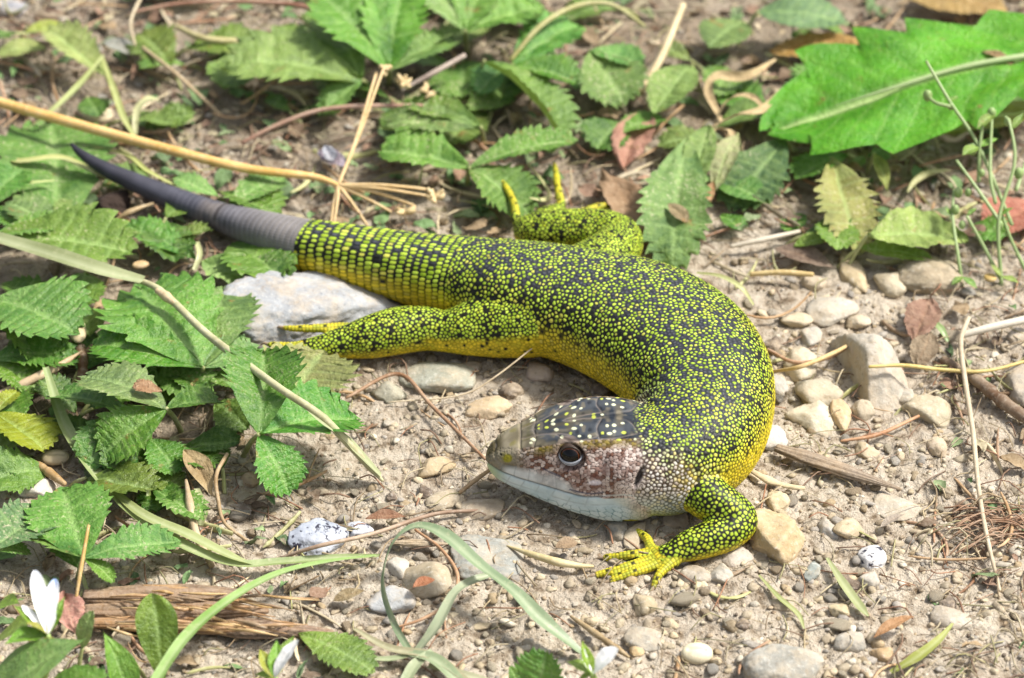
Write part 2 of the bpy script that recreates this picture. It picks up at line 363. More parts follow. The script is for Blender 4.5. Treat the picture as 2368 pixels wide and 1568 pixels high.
def head_geo():
    hs = catmull(HS, 60); rings = []
    for r in hs:
        x, zt, zr, wr, zm, wm, zj, wj, zb = r
        ctl = np.array([[0, zt], [wr * .55, zt - (zt - zr) * .25], [wr, zr], [(wr + wm) / 2 + .15, (zr + zm) / 2], [wm, zm], [wj, zj], [wj * .90, zb + (zj - zb) * .32], [wj * .42, zb + .1], [0, zb]])
        h = catmull(ctl, 33); full = np.vstack([h, np.stack([-h[::-1, 0], h[::-1, 1]], 1)[1:-1]])
        rings.append(np.stack([np.full(len(full), x), full[:, 0], full[:, 1]], 1))
    R = np.array(rings); n, m = R.shape[:2]; R = R.reshape(-1, 3)
    V = np.stack([SNOUT[0] + R[:, 0] * MM, SNOUT[1] - R[:, 1] * MM, R[:, 2] * MM], 1)
    Q = grid_faces(n, m, True); a = len(V)
    V = np.vstack([V, V[:m].mean(0), V[-m:].mean(0)]); j = np.arange(m); j2 = (j + 1) % m
    T = np.vstack([np.stack([np.full(m, a), j2, j], 1), np.stack([np.full(m, a + 1), (n - 1) * m + j, (n - 1) * m + j2], 1)])
    return V, Q, T
allV, allQ, allT = [], [], []; off = 0
def push(g):
    global off
    V, Q, T = g; allV.append(V); allQ.append(np.asarray(Q) + off); allT.append(np.asarray(T) + off); off += len(V)
push(tube_geo(*BODY, seg=40, flat=.97, power=2.25))
for k in LIMBS: push(tube_geo(*CH[k], seg=20))
for k in DIGITS: push(tube_geo(*CH[k], seg=12))
push(head_geo())
raw = mesh_np('raw', np.vstack(allV), np.vstack(allQ), np.vstack(allT))
tmp = bpy.data.objects.new('tmp', raw); COL.objects.link(tmp)
VOX = .00035
m = tmp.modifiers.new('r', 'REMESH'); m.mode = 'VOXEL'; m.voxel_size = VOX
dg = bpy.context.evaluated_depsgraph_get()
rm_me = bpy.data.meshes.new_from_object(tmp.evaluated_get(dg), depsgraph=dg)
bpy.data.objects.remove(tmp)
print('REMESH', len(rm_me.vertices), len(rm_me.polygons))
V = np.empty(len(rm_me.vertices) * 3, np.float32); rm_me.vertices.foreach_get('co', V); V = V.reshape(-1, 3).astype(float)
FQ = np.empty(len(rm_me.polygons) * 4, np.int32); rm_me.loops.foreach_get('vertex_index', FQ); FQ = FQ.reshape(-1, 4)
bpy.data.meshes.remove(rm_me)
def quad_edges(F):
    E = np.stack([F, np.roll(F, -1, 1)], -1).reshape(-1, 2); E.sort(1)
    key = E[:, 0].astype(np.int64) * (F.max() + 1) + E[:, 1]; uk, inv = np.unique(key, return_inverse=True)
    return np.stack([uk // (F.max() + 1), uk % (F.max() + 1)], 1), inv.reshape(-1, 4)
def smooth_np(V, E, it, f=.5):
    n = len(V); deg = np.bincount(E.ravel(), minlength=n)[:, None]
    for _ in range(it):
        A = np.stack([np.bincount(E[:, 0], V[E[:, 1], k], n) + np.bincount(E[:, 1], V[E[:, 0], k], n) for k in range(3)], 1)
        V = V * (1 - f) + f * A / deg
    return V
E_, inv_ = quad_edges(FQ); V = smooth_np(V, E_, 5)
n0, n1_ = len(V), len(E_); mid = V[E_].mean(1); ctr = V[FQ].mean(1); em = n0 + inv_; fc_ = n0 + n1_ + np.arange(len(FQ))
F2 = np.stack([np.stack([FQ[:, k], em[:, k], fc_, em[:, k - 1]], 1) for k in range(4)], 1).reshape(-1, 4)
V = np.vstack([V, mid, ctr]); V = smooth_np(V, quad_edges(F2)[0], 2)
body_me = mesh_np('lizard_body', V, F2)
nV = len(V); N = np.empty(nV * 3, np.float32); body_me.vertices.foreach_get('normal', N); N = N.reshape(-1, 3).astype(float)
print('LIZARD verts', nV)
# ---- which stretch of the animal each vertex belongs to
best = np.full(nV, 1e9); who = np.zeros(nV, int); S_ = np.zeros(nV); TH = np.zeros(nV); RM = np.ones(nV); HR = np.zeros(nV)
names = list(CH)
def lookup(k, idx, bias=0.0):
    C, ra, rb = CH[k]; T, S, U = frames(C)
    arc = np.concatenate([[0], np.cumsum(np.linalg.norm(np.diff(C, axis=0), axis=1))])
    kd = kdtree.KDTree(len(C))
    for i, c in enumerate(C): kd.insert(c, i)
    kd.balance()
    P = V[idx]; near = np.fromiter((kd.find(p)[1] for p in P), int, len(P))
    d = P - C[near]; a = (d * S[near]).sum(1); u = (d * U[near]).sum(1); s = arc[near] + (d * T[near]).sum(1)
    sd = (np.sqrt((a / ra[near]) ** 2 + (u / rb[near]) ** 2) - 1) * np.minimum(ra, rb)[near] + bias
    ok = sd < best[idx]; j = idx[ok]
    best[j] = sd[ok]; who[j] = names.index(k); S_[j] = s[ok]; TH[j] = np.arctan2(a[ok], u[ok]); RM[j] = ((ra + rb) / 2)[near][ok]; HR[j] = (u / rb[near])[ok]
lookup('body', np.arange(nV))
for k in names[1:]:
    C, ra, rb = CH[k]; mg = max(ra.max(), rb.max()) + .0012
    idx = np.where(((V > C.min(0) - mg) & (V < C.max(0) + mg)).all(1))[0]
    lookup(k, idx, .0003 if k in LIMBS else 0.0)
def s_of(sx, sy, z):
    C = BODY[0]; arc = np.concatenate([[0], np.cumsum(np.linalg.norm(np.diff(C, axis=0), axis=1))])
    return arc[np.argmin(((C - lp(sx, sy, z)) ** 2).sum(1))]
s_grey = s_of(746, 596, 6.8); s_node = s_of(532, 525, 5.2); s_hip = s_of(1230, 703, 9); s_mid = s_of(1500, 770, 10.2); s_turn = s_of(1714, 950, 10); s_sh = s_of(1660, 1085, 10); s_end = s_of(1520, 1122, 10.6)
def cells(p, q, stag=.5, jit=.35, seed=0, asp=1.0):
    """nearest two cells of a staggered lattice; p, q in cell units; asp weighs p against q"""
    i0 = np.floor(p); f1 = np.full(len(p), 9.0); f2 = np.full(len(p), 9.0); ci = np.zeros(len(p)); cj = np.zeros(len(p))
    for di in (-1, 0, 1):
        i = i0 + di; o = stag * (np.mod(i, 2)); j0 = np.floor(q - o)
        for dj in (-1, 0, 1):
            j = j0 + dj
            cx = i + .5 + (hsh(i, j, 11 + seed + 0 * i) - .5) * jit; cy = j + o + .5 + (hsh(i, j, 23 + seed + 0 * i) - .5) * jit
            d = np.sqrt(((p - cx) * asp) ** 2 + (q - cy) ** 2)
            b = d < f1; f2 = np.where(b, f1, np.minimum(f2, d)); ci = np.where(b, i, ci); cj = np.where(b, j, cj); f1 = np.where(b, d, f1)
    return f1, f2, ci, cj
def mixc(a, b, t):
    return np.asarray(a) * (1 - t[:, None]) + np.asarray(b) * t[:, None]
def poisson(idx, dm, seed):
    """scale centres spread evenly over the skin; dm (len idx) the least distance; returns nearest-cell data"""
    rs = np.random.default_rng(seed); order = rs.permutation(len(idx)); h = float(dm.max()); grid = {}
    P = V[idx]; Pl = (P / h).astype(np.int64); keys = list(map(tuple, Pl.tolist())); pts = P.tolist(); dml = dm.tolist(); keep = []
    nb = [(a, b, c) for a in (-1, 0, 1) for b in (-1, 0, 1) for c in (-1, 0, 1)]
    for o in order[:len(order) // 2].tolist():
        kx, ky, kz = keys[o]; x, y, z = pts[o]; d2 = dml[o] ** 2; ok = True
        for a, b, c in nb:
            for (u, v, w) in grid.get((kx + a, ky + b, kz + c), ()):
                if (u - x) ** 2 + (v - y) ** 2 + (w - z) ** 2 < d2: ok = False; break
            if not ok: break
        if ok: grid.setdefault((kx, ky, kz), []).append((x, y, z)); keep.append(o)
    Cn = P[keep]; kd = kdtree.KDTree(len(Cn))
    for i, c in enumerate(Cn): kd.insert(c, i)
    kd.balance(); fn = kd.find_n
    A = np.array([(a[0][1], a[0][2], a[1][2]) for a in (fn(p, 2) for p in pts)])
    print('SCALES', len(keep))
    return A[:, 1], A[:, 2], A[:, 0]
COLR = np.zeros((nV, 3)); DISP = np.zeros(nV)
DARK = np.array(lin('#17180f')); GRN = np.array(lin('#a3c426', .95)); GRN2 = np.array(lin('#c0d94e', .95)); YEL = np.array(lin('#e6cc30', .98)); PALEY = np.array(lin('#e3d86a', .8))
bodyw = who == 0
# ---- regenerated grey tail
ix = np.where(bodyw & (S_ < s_grey))[0]
s = S_[ix]; th = TH[ix]; r = RM[ix]
ph = s / .00135; fr = ph - np.floor(ph); groove = np.exp(-((np.minimum(fr, 1 - fr)) / .10) ** 2)
colp = th * r / .00055; fc = colp - np.floor(colp); g2 = np.exp(-((np.minimum(fc, 1 - fc)) / .14) ** 2)
sub = s / .00045; fs = sub - np.floor(sub); g3 = np.exp(-((np.minimum(fs, 1 - fs)) / .16) ** 2)
t = sstep(0, s_grey, s); big = sstep(s_node * .55, s_node * 1.1, s)
base = mixc(mixc(lin('#34343d'), lin('#53545f'), sstep(0, s_node, s)), lin('#8f8a86'), sstep(s_node * .85, s_grey * 1.0, s))
nz = vn3(V[ix] / .0022, 5); base = base * (1 + .5 * nz)[:, None]
base = mixc(base, lin('#9a9aa4'), .45 * groove * big); base = mixc(base, lin('#2f3038'), .35 * g2 * big); base = mixc(base, lin('#26272e'), .25 * g3)
blot = np.exp(-((s - s_node * .96) / .0026) ** 2) * sstep(-.1, .3, nz + .15); base = mixc(base, lin('#8a7f74'), .55 * blot)
scar = np.exp(-((s - s_node * 1.02) / .0005) ** 2) * sstep(.2, .6, np.cos(th)); base = mixc(base, lin('#2a2422'), .7 * scar)
COLR[ix] = base; DISP[ix] = -(.10 * groove * big + .03 * g2 + .04 * g3) * MM
# ---- green tail base and trunk: rows of scales along the body
ix = np.where(bodyw & (S_ >= s_grey))[0]
s = S_[ix]; th = TH[ix]; r = RM[ix]; hr = HR[ix]
sg = np.linspace(0, S_.max() + .002, 4000)
row = np.interp(sg, [0, s_grey, s_hip - .012, s_hip + .004, s_mid, s_turn, s_sh, s_end], np.array([1.9, 1.9, 1.55, 1.0, .92, .86, .84, .74]) * MM)
PHI = np.concatenate([[0], np.cumsum((sg[1] - sg[0]) / row[1:])])
p = np.interp(s, sg, PHI); rw = np.interp(s, sg, row)
colw = np.interp(s, [0, s_grey, s_hip - .012, s_hip + .004, s_mid, s_turn, s_end], np.array([1.02, 1.02, .98, .88, .86, .82, .72]) * MM)
rconst = np.interp(s, sg, np.interp(sg, [0, s_grey, s_hip, s_mid, s_turn, s_sh, s_end], np.array([5.2, 5.2, 10.3, 12.3, 12.3, 11, 9]) * MM))
q = th * rconst / colw
tailz = 1 - sstep(s_hip - .016, s_hip - .002, s)
dmin = np.interp(s, [0, s_hip - .02, s_hip, s_mid, s_turn, s_sh, s_end], np.array([.8, .8, .70, .68, .66, .62, .54]) * MM)
pf1 = np.zeros(len(ix)); pf2 = np.ones(len(ix)); pc = np.zeros(len(ix)); tr_ = np.where(tailz <= .5)[0]
pf1[tr_], pf2[tr_], pc[tr_] = poisson(ix[tr_], dmin[tr_], 5)
f1 = pf1 / (pf1 + pf2); ci = pc; cj = 0 * pc; comp = np.clip((pf1 + pf2) / (dmin * 1.45), .4, 1.4)
# rounded rectangles on the tail base
p_ = p + .16 * vn2(q * .8, p * .6, 51); ii = np.floor(p_); pr = p_ - ii - .5; o = .5 * np.mod(ii, 2) + .3 * hsh(ii, 7 + 0 * ii); qq = q - o + .12 * vn2(q * 1.3, ii * 3.1, 52); jj = np.floor(qq); qr = qq - jj - .5; pr = pr + .10 * (hsh(ii, jj, 61 + 0 * ii) - .5)
rect = np.maximum(np.abs(pr) * 1.02, np.abs(qr)); rect = .5 * rect + .5 * np.sqrt(pr ** 2 + qr ** 2) * 1.0
d = np.where(tailz > .5, rect, f1); ca = np.where(tailz > .5, ii, ci); cb = np.where(tailz > .5, jj, cj)
h1 = hsh(ca, cb, 101 + 0 * ca); h2 = hsh(ca, cb, 202 + 0 * ca); h3 = hsh(ca, cb, 303 + 0 * ca)
low = sstep(.80, -.15, hr)                                   # 0 on the back, 1 on the belly
flankn = vn3(V[ix] / .009, 2)
fl = np.clip(low + .5 * flankn * (1 - low), 0, 1)
cell = mixc(mixc(GRN, GRN2, h2), YEL, np.clip(fl * 1.15 + (h3 - .5) * .35 - .05, 0, 1))
cell = mixc(cell, PALEY, (h3 > .9) * .6)
cell = cell * (.72 + .5 * h2)[:, None]
R0 = np.where(tailz > .5, .37, .315) * (.74 + .44 * h1) + .08 * low
clus = vn2(p / 4.2, q / 3.6, 31)
darkp = np.clip(.10 + .55 * np.clip(clus - .02, 0, 1) * (1 - low) + .14 * sstep(.75, .95, hr), 0, 1) * (1 - .8 * low)
dead = h1 * .999 < darkp * np.where(tailz > .5, .45, .9)
dot = 1 - sstep(R0 * .78, R0 * 1.16, d)
gap = mixc(DARK, lin('#a89c14', .9), np.clip(low * 1.5 - .72, 0, .8))
gap = mixc(gap, lin('#3c4048'), .6 * sstep(.62, 1.0, hr))  # grey sky sheen along the back, painted into gaps and dead scales
deadc = mixc(lin('#191b12'), lin('#50545c'), sstep(.72, 1.0, hr)); cell = np.where(dead[:, None], deadc, cell)
c = mixc(gap, cell, dot)
# folds of skin where the trunk bends, and the pale neck
fold = np.exp(-((s - s_turn - .004) / .007) ** 2)
Pm = V[ix].copy(); Pm[:, 1] = SNOUT[1] - np.abs(Pm[:, 1] - SNOUT[1]); mx, my = project(Pm); mx = (mx / K - 1130) / .2551; my = (my / K - 900) / .2551
nk = sstep(s_sh - .010, s_sh + .004, s) * (V[ix][:, 0] < SNOUT[0] + .052)
pw = nk * sstep(-140, 190, my - (690 + (mx - 1700) * .62) + 260 * vn3(V[ix] / .0035, 8) + 160 * (h1 - .5)) * sstep(2560, 2150, mx)
white = mixc(mixc(lin('#c3b2a8'), lin('#f0ece8'), h2), lin('#c9dadb'), .7 * sstep(1120, 1330, my)); gapw = mixc(mixc(lin('#54463c'), lin('#8a979a'), .7 * sstep(1120, 1330, my)), lin('#8a7a20'), sstep(1850, 2300, mx) * .85)
c = mixc(c, mixc(gapw, np.where((h3 > .70)[:, None], mixc(white, YEL, .25 + .6 * sstep(1800, 2300, mx)), white), np.clip(dot * 1.2, 0, 1)), np.clip(pw, 0, .95))
hr_y = sstep(1300, 1400, my) * sstep(1640, 1760, mx)
c = mixc(c, mixc(lin('#7f8a12'), lin('#c9d21e', .85), dot), np.clip(hr_y * nk * .85, 0, 1))
COLR[ix] = c
dome = np.sqrt(np.clip(1 - (d / .52) ** 2, 0, 1))
wr_ = (np.exp(-((s - s_turn - .010) / .012) ** 2)) * sstep(.25, .95, np.sin(th)) * (S_[ix] > 0)
DISP[ix] = wr_ * .55 * MM * (np.sin(s / .00078 + 1.2 * vn3(V[ix] / .006, 9)) - .3) + (np.where(tailz > .5, .20, .22) * dome - .08) * MM * np.where(hr < -.85, .3, 1.0)
# ---- limbs
for k in LIMBS:
    ix = np.where(who == names.index(k))[0]
    if not len(ix): continue
    s = S_[ix]; th = TH[ix]; hr = HR[ix]; fr_ = CH[k]; r0 = float(np.mean(fr_[1]))
    sz = {'fore': .92, 'far_fore': .9}.get(k, .80) * MM
    p = s / sz; q = th * r0 * 1.05 / sz
    f1, f2, ci = poisson(ix, np.full(len(ix), sz * .74), 40 + names.index(k)); f1 = f1 / (f1 + f2); cj = 0 * ci
    h1 = hsh(ci, cj, 77 + 0 * ci); h2 = hsh(ci, cj, 78 + 0 * ci); h3 = hsh(ci, cj, 79 + 0 * ci)
    low = sstep(.35, -.6, hr)
    if k == 'hind':
        thigh = 1 - sstep(.020, .027, s); low = np.maximum(low, thigh * sstep(.42, .05, hr))
    cell = mixc(mixc(GRN, GRN2, h2), YEL, np.clip(low + (h3 - .5) * .5, 0, 1)) * (.75 + .45 * h2)[:, None]
    R0 = ({'fore': .32}.get(k, .34)) * (.78 + .44 * h1) + .06 * low
    dot = 1 - sstep(R0 * .78, R0 * 1.18, f1)
    gap = mixc(DARK, lin('#b0a414', .9), np.clip(low * 1.2 - .2, 0, .9))
    cell = np.where((h3 < (.07 if k != 'fore' else .03))[:, None], DARK, cell)
    COLR[ix] = mixc(gap, cell, dot); DISP[ix] = (.13 * np.sqrt(np.clip(1 - (f1 / .58) ** 2, 0, 1)) - .04) * MM
for k in DIGITS:
    ix = np.where(who == names.index(k))[0]
    if not len(ix): continue
    s = S_[ix]; th = TH[ix]; hr = HR[ix]
    ph = s / .00068; fr_ = ph - np.floor(ph); e = np.minimum(fr_, 1 - fr_)
    h2 = hsh(np.floor(ph), np.floor(th * 1.2), 5 + 0 * s)
    cell = mixc(GRN2, YEL, np.clip(.30 + .6 * h2 + .3 * sstep(.2, -.6, hr), 0, 1)) * (.78 + .35 * h2)[:, None]
    L = s.max(); fr2 = th * 1.35 - np.floor(th * 1.35); e2 = np.minimum(fr2, 1 - fr2)
    line = np.maximum(np.exp(-(e / .17) ** 2), np.exp(-(e2 / .15) ** 2)); h9 = hsh(np.floor(ph), np.floor(th * 1.35), 6 + 0 * s); cell = np.where((h9 < .07)[:, None], np.array(lin('#3a3a12')), cell)
    c = mixc(cell, lin('#3b3a08'), .7 * line); c = mixc(c, lin('#8a7466'), sstep(.0008, .0001, L - s) * .6)
    COLR[ix] = c; DISP[ix] = (-.09 * np.exp(-(e / .14) ** 2)) * MM
# ---- head: plates and colours laid out on one side and mirrored across the mid plane
xh = (V[:, 0] - SNOUT[0]) / MM; lh = -(V[:, 1] - SNOUT[1]) / MM; zh = V[:, 2] / MM
ix = np.where((xh < 31.5) & (xh > -3) & (np.abs(lh) < 12.5) & (zh > .5) & (bodyw | (best > .0004)) & (who == 0) & (S_ > s_sh - .001))[0]
P = V[ix].copy(); P[:, 1] = SNOUT[1] - np.abs(lh[ix]) * MM
ux, uy = project(P)
cx = (ux / K - 1130) / .2551; cy = (uy / K - 900) / .2551           # picture units of the head close-up
def pl(xs, pts): a = np.array(pts, float); return np.interp(xs, a[:, 0], a[:, 1])
def segd(lines):
    out = np.full(len(cx), 1e9)
    for ln in lines:
        a = np.array(ln, float); 
        if len(a) > 2: a = catmull(a, len(a) * 4)
        for (x0, y0), (x1, y1) in zip(a[:-1], a[1:]):
            dx, dy = x1 - x0, y1 - y0; t = np.clip(((cx - x0) * dx + (cy - y0) * dy) / (dx * dx + dy * dy + 1e-9), 0, 1)
            out = np.minimum(out, np.hypot(cx - x0 - t * dx, cy - y0 - t * dy))
    return out
ridge = pl(cx, [(150, 760), (280, 730), (520, 735), (760, 715), (900, 690), (1200, 652), (1500, 648), (1700, 640), (1900, 600)])
mouth_l = [(185, 862), (250, 905), (330, 955), (460, 1005), (560, 1038), (680, 1072), (800, 1108), (1000, 1168), (1150, 1200), (1290, 1192)]
mouth = pl(cx, mouth_l + [(1500, 1180), (1700, 1200), (2000, 1250)])
n1 = vn3(P / .0011, 3); n2 = vn3(P / .0004, 4); n3 = vn3(P / .003, 6)
# granular cheek scales
f1, f2, ci, cj = cells(cx / 36, cy / 34, .5, .7, 300); hA = hsh(ci, cj, 1 + 0 * ci); hB = hsh(ci, cj, 2 + 0 * ci)
edge = sstep(.02, .16, f2 - f1)
lowc = sstep(980, 1180, cy); brown = mixc(lin('#7a5546'), lin('#e0d0c6'), np.clip(hA * 1.15 - .18 + n1 * .6 + .3 * lowc + .3 * sstep(1380, 1560, cx), 0, 1)); cheek = mixc(lin('#33231b'), brown, edge)
c = cheek; dsp = .14 * edge - .07
# temple: long pale plates behind the eye
tp = np.exp(-(((cx - 1290) / 190) ** 2 + ((cy - 930) / 110) ** 2)); c = mixc(c, lin('#c9aaa0'), .45 * tp * (hB > .5))
c = mixc(c, lin('#5e2f24'), .75 * np.exp(-(((cx - 1215) / 75) ** 2 + ((cy - 1000) / 22) ** 2))); c = mixc(c, lin('#e9dfe2'), .9 * sstep(1.2, .8, np.hypot((cx - 1230) / 62, (cy - 1062) / 24)))
c = mixc(c, lin('#6b4330'), .6 * np.exp(-(((cx - 1200) / 150) ** 2 + ((cy - 1110) / 32) ** 2)))
# olive band over the eye and along the temple
ob = sstep(110, 30, cy - ridge) * sstep(-10, 15, cy - ridge); c = mixc(c, mixc(lin('#8f8420'), lin('#6c5a2c'), hA), .75 * ob * sstep(520, 700, cx))
c = mixc(c, lin('#3a2c18'), .7 * ob * (hB < .3) * sstep(1150, 1250, cx))
# snout
sn = sstep(640, 430, cx) * sstep(-30, 10, mouth - cy); snc = mixc(lin('#938a74'), lin('#574e34'), np.clip(.45 + n3 * 1.8 + n1 * .7, 0, 1)); snc = mixc(snc, lin('#7a7420'), .5 * sstep(.1, .35, vn3(P / .0015, 19))); c = mixc(c, snc, sn)
c = mixc(c, lin('#a59c1c'), .9 * sstep(1.2, .7, np.hypot((cx - 400) / 45, (cy - 830) / 42)))
nos = sstep(1.2, .7, np.hypot((cx - 338) / 15, (cy - 792) / 12)); c = mixc(c, lin('#15120e'), .9 * nos)
# upper lip plates
th_ = pl(cx, [(150, 30), (300, 62), (600, 125), (800, 160), (930, 130), (1050, 70), (1120, 10)]); ul = sstep(-8, 8, mouth - cy) * sstep(8, -8, mouth - cy - th_) * sstep(280, 420, cx)
c = mixc(c, mixc(lin('#b3b6b4'), lin('#d9dedd'), np.clip(.5 + n3 * 2 + n1, 0, 1)), np.clip((.80 - .5 * sstep(.5, 1.0, (mouth - cy) / (th_ + 1)) + n3) * ul, 0, .9)); dsp = np.where(ul > .5, .05, dsp)
# top plates
top = sstep(10, -10, cy - ridge) * (cx < 1760)
plc = hsh(np.floor((cx + .25 * cy) / 190), np.floor((cy - .12 * cx) / 120), 3 + 0 * cx); navy = mixc(lin('#1a222c'), lin('#474c52'), np.clip(.25 + .5 * plc + n3 * 1.8, 0, 1)); navy = mixc(navy, lin('#5f5640'), .55 * sstep(.05, .3, vn3(P / .0018, 17))); navy = mixc(navy, lin('#7a7260'), .6 * sstep(.12, .36, n1)); navy = mixc(navy, lin('#0c1018'), .6 * sstep(-.1, -.35, n1)); navy = mixc(navy, snc, sstep(860, 430, cx + 420 * n3 + 160 * n1))  # grey-brown mottles, lit plate edges painted in among them
c = mixc(c, navy, top); dsp = np.where(top > .5, .02, dsp)
# lower lip, throat
lw = sstep(-6, 6, cy - mouth - 26 * sstep(1200, 1350, cx)) * sstep(1760, 1420, cx + (1330 - cy) * .5); g1, g2_, ei, ej = cells(cx / 78, (cy - .32 * cx) / 44, .5, .5, 340); ed = sstep(.02, .14, g2_ - g1); hC = hsh(ei, ej, 9 + 0 * ei)
thr = mixc(lin('#a5bfc4'), lin('#cfdcdc'), np.clip(.5 + hC * .4 + n3, 0, 1)); thr = mixc(thr, lin('#b6c77e'), sstep(420, 230, cx) * .7)
below = cy - mouth
thr = mixc(thr, mixc(lin('#6f8f95'), thr, ed), sstep(90, 130, below)); c = mixc(c, thr, lw); dsp = np.where(lw > .5, np.where(below > 110, .10 * ed - .04, 0), dsp)
c = mixc(c, lin('#b7c62a', .85), .8 * lw * sstep(1520, 1720, cx) * sstep(1280, 1400, cy))
# sutures
tops = [[(520, 590), (516, 690), (522, 790)], [(290, 690), (275, 780), (300, 850), (360, 885), (480, 905)], [(540, 640), (700, 600), (860, 590), (1000, 600)], [(640, 560), (700, 500), (860, 440), (940, 470), (1100, 450), (1290, 440)],
        [(880, 330), (900, 420), (950, 470)], [(1080, 380), (1280, 402), (1400, 425), (1560, 480), (1640, 590)], [(1290, 450), (1245, 540), (1270, 640)], [(1290, 642), (1450, 632), (1560, 605), (1640, 590)], [(1060, 270), (1090, 380)],
        [(860, 600), (980, 660), (1130, 650), (1250, 620)], [(560, 480), (640, 560), (660, 640), (640, 720)], [(530, 770), (600, 745), (700, 720)]]
lips = [[(355, 880), (330, 955)], [(475, 900), (455, 1005)], [(610, 920), (592, 1045)], [(745, 930), (722, 1085)], [(848, 985), (862, 1120)], [(990, 1040), (1000, 1165)], [(420, 1005), (370, 1085)], [(560, 1045), (500, 1130)], [(700, 1085), (640, 1190)], [(850, 1128), (780, 1235)], [(1010, 1175), (950, 1275)], [(1160, 1205), (1130, 1290)],
        [(300, 990), (420, 1060), (600, 1120), (800, 1185), (1000, 1245), (1200, 1275), (1400, 1270)]]
dt = segd(tops); dl = segd(lips); dm = segd([mouth_l])
pale = sstep(10, 3, dt) * top * sstep(-.25, .2, n3 + .1); c = mixc(c, lin('#8b8078'), .5 * pale); dsp = dsp - .20 * sstep(20, 2, dt) + .08 * top * np.clip(dt / 60, 0, 1)
ls = sstep(9, 3, dl); c = mixc(c, lin('#6f777a'), .30 * ls * sstep(-.3, .15, n3 + n1 * .5)); dsp = dsp - .05 * sstep(12, 2, dl)
ms = sstep(11, 3, dm); c = mixc(c, lin('#4a4f52'), .7 * ms); dsp = dsp - .22 * sstep(18, 2, dm)
blue = segd([[(735, 925), (800, 960), (900, 1005)], [(990, 1125), (1080, 1150), (1200, 1165), (1310, 1150)]]); c = mixc(c, lin('#2a3350'), .75 * sstep(12, 3, blue))
# yellow-white specks on the plates
rs = np.random.default_rng(21)
spx = [(545, 556), (694, 549), (770, 540), (745, 450), (820, 435), (832, 508), (862, 560), (912, 626), (996, 590), (1030, 470), (1065, 420), (1098, 518), (1080, 622), (1100, 668), (1178, 622), (1140, 340), (1200, 312), (1312, 300), (1330, 358), (1055, 330), (975, 395), (905, 400), (850, 345), (770, 350), (700, 380), (640, 420), (600, 470), (1215, 435), (1298, 412), (1344, 525), (1410, 520), (1300, 592), (1365, 597), (1412, 578), (1502, 588), (1490, 500), (1200, 388), (1610, 650), (1030, 550), (1240, 272), (1420, 345), (1475, 345), (960, 510), (620, 685), (640, 650), (1445, 310), (1455, 655), (1100, 300)]
for (sx_, sy_) in spx:
    rr = rs.uniform(10, 18); an = rs.uniform(.6, 1.1); dd = np.hypot((cx - sx_) * an, (cy - sy_) * 1.15)
    sp = sstep(rr * 1.15, rr * .75, dd); c = mixc(c, lin('#dde0bc') if rs.random() < .7 else lin('#bcc652'), .95 * sp); dsp = dsp + .03 * sp
# ear opening, blend into the neck
ear = sstep(1.15, .7, np.hypot(((cx - 1648) + (cy - 1000) * .42) / 34, (cy - 1000) / 112)); c = mixc(c, lin('#1b191c'), .9 * ear); dsp = dsp - .9 * ear
wgt = sstep(1740, 1640, cx + np.where(cy < 650, 0, 0) - .12 * (cy - 1000)) 
wgt = np.maximum(wgt, lw * sstep(1780, 1600, cx))
COLR[ix] = COLR[ix] * (1 - wgt[:, None]) + c * wgt[:, None]; DISP[ix] = DISP[ix] * (1 - wgt) + dsp * MM * wgt
# eye sockets: press the skin in
bvh = BVHTree.FromPolygons([tuple(v) for v in V[::1]], [tuple(p.vertices) for p in body_me.polygons]) if False else None
def pix_hit(sx, sy):
    """nearest head vertex along the sight line through a photograph pixel"""
    tx, ty = sx * K, sy * K; u, v = project(V[ix]); dd = np.hypot(u - tx, v - ty); cand = ix[dd < 2.5]
    dep = V[cand][:, 1] * CP - V[cand][:, 2] * SP
    return V[cand[np.argmin(dep)]]
eyec = pix_hit(1385, 1113)
EYE = np.array([eyec[0], SNOUT[1] - (lh[np.argmin(((V - eyec) ** 2).sum(1))] - 1.5) * MM, eyec[2]])
for sg_ in (1, -1):
    E = EYE.copy(); E[1] = SNOUT[1] + sg_ * (EYE[1] - SNOUT[1])
    dd = np.linalg.norm(V - E, axis=1); k = dd < .0034
    # open the skin round the eyeball
    kk = np.where(k & (np.sign(SNOUT[1] - V[:, 1]) == sg_))[0]
    depth = sstep(.0029, .0022, np.hypot(V[kk, 0] - E[0], V[kk, 2] - E[2]))
    DISP[kk] -= depth * 1.6 * MM
    rimd = np.hypot(V[kk, 0] - E[0], V[kk, 2] - E[2]); COLR[kk] = mixc(COLR[kk], lin('#a08c80'), .4 * np.exp(-((rimd - .0030) / .00035) ** 2))
V2 = V + N * DISP[:, None]
LBASE = np.array([V2[:, 0].mean(), V2[:, 1].mean(), 0.0])
body_me.vertices.foreach_set('co', (V2 - LBASE).astype(np.float32).ravel()); body_me.update()
body_me.polygons.foreach_set('use_smooth', np.ones(len(body_me.polygons), bool))
add_color(body_me, 'col', np.clip(COLR, 0, 1)); body_me.name = 'lizard_body'
body_me.materials.clear()
liz = thing('lizard', 'green and yellow speckled lizard with a grey regrown tail curled on the soil', 'lizard', LBASE)
bo = link('body', body_me, M_SKIN, liz)
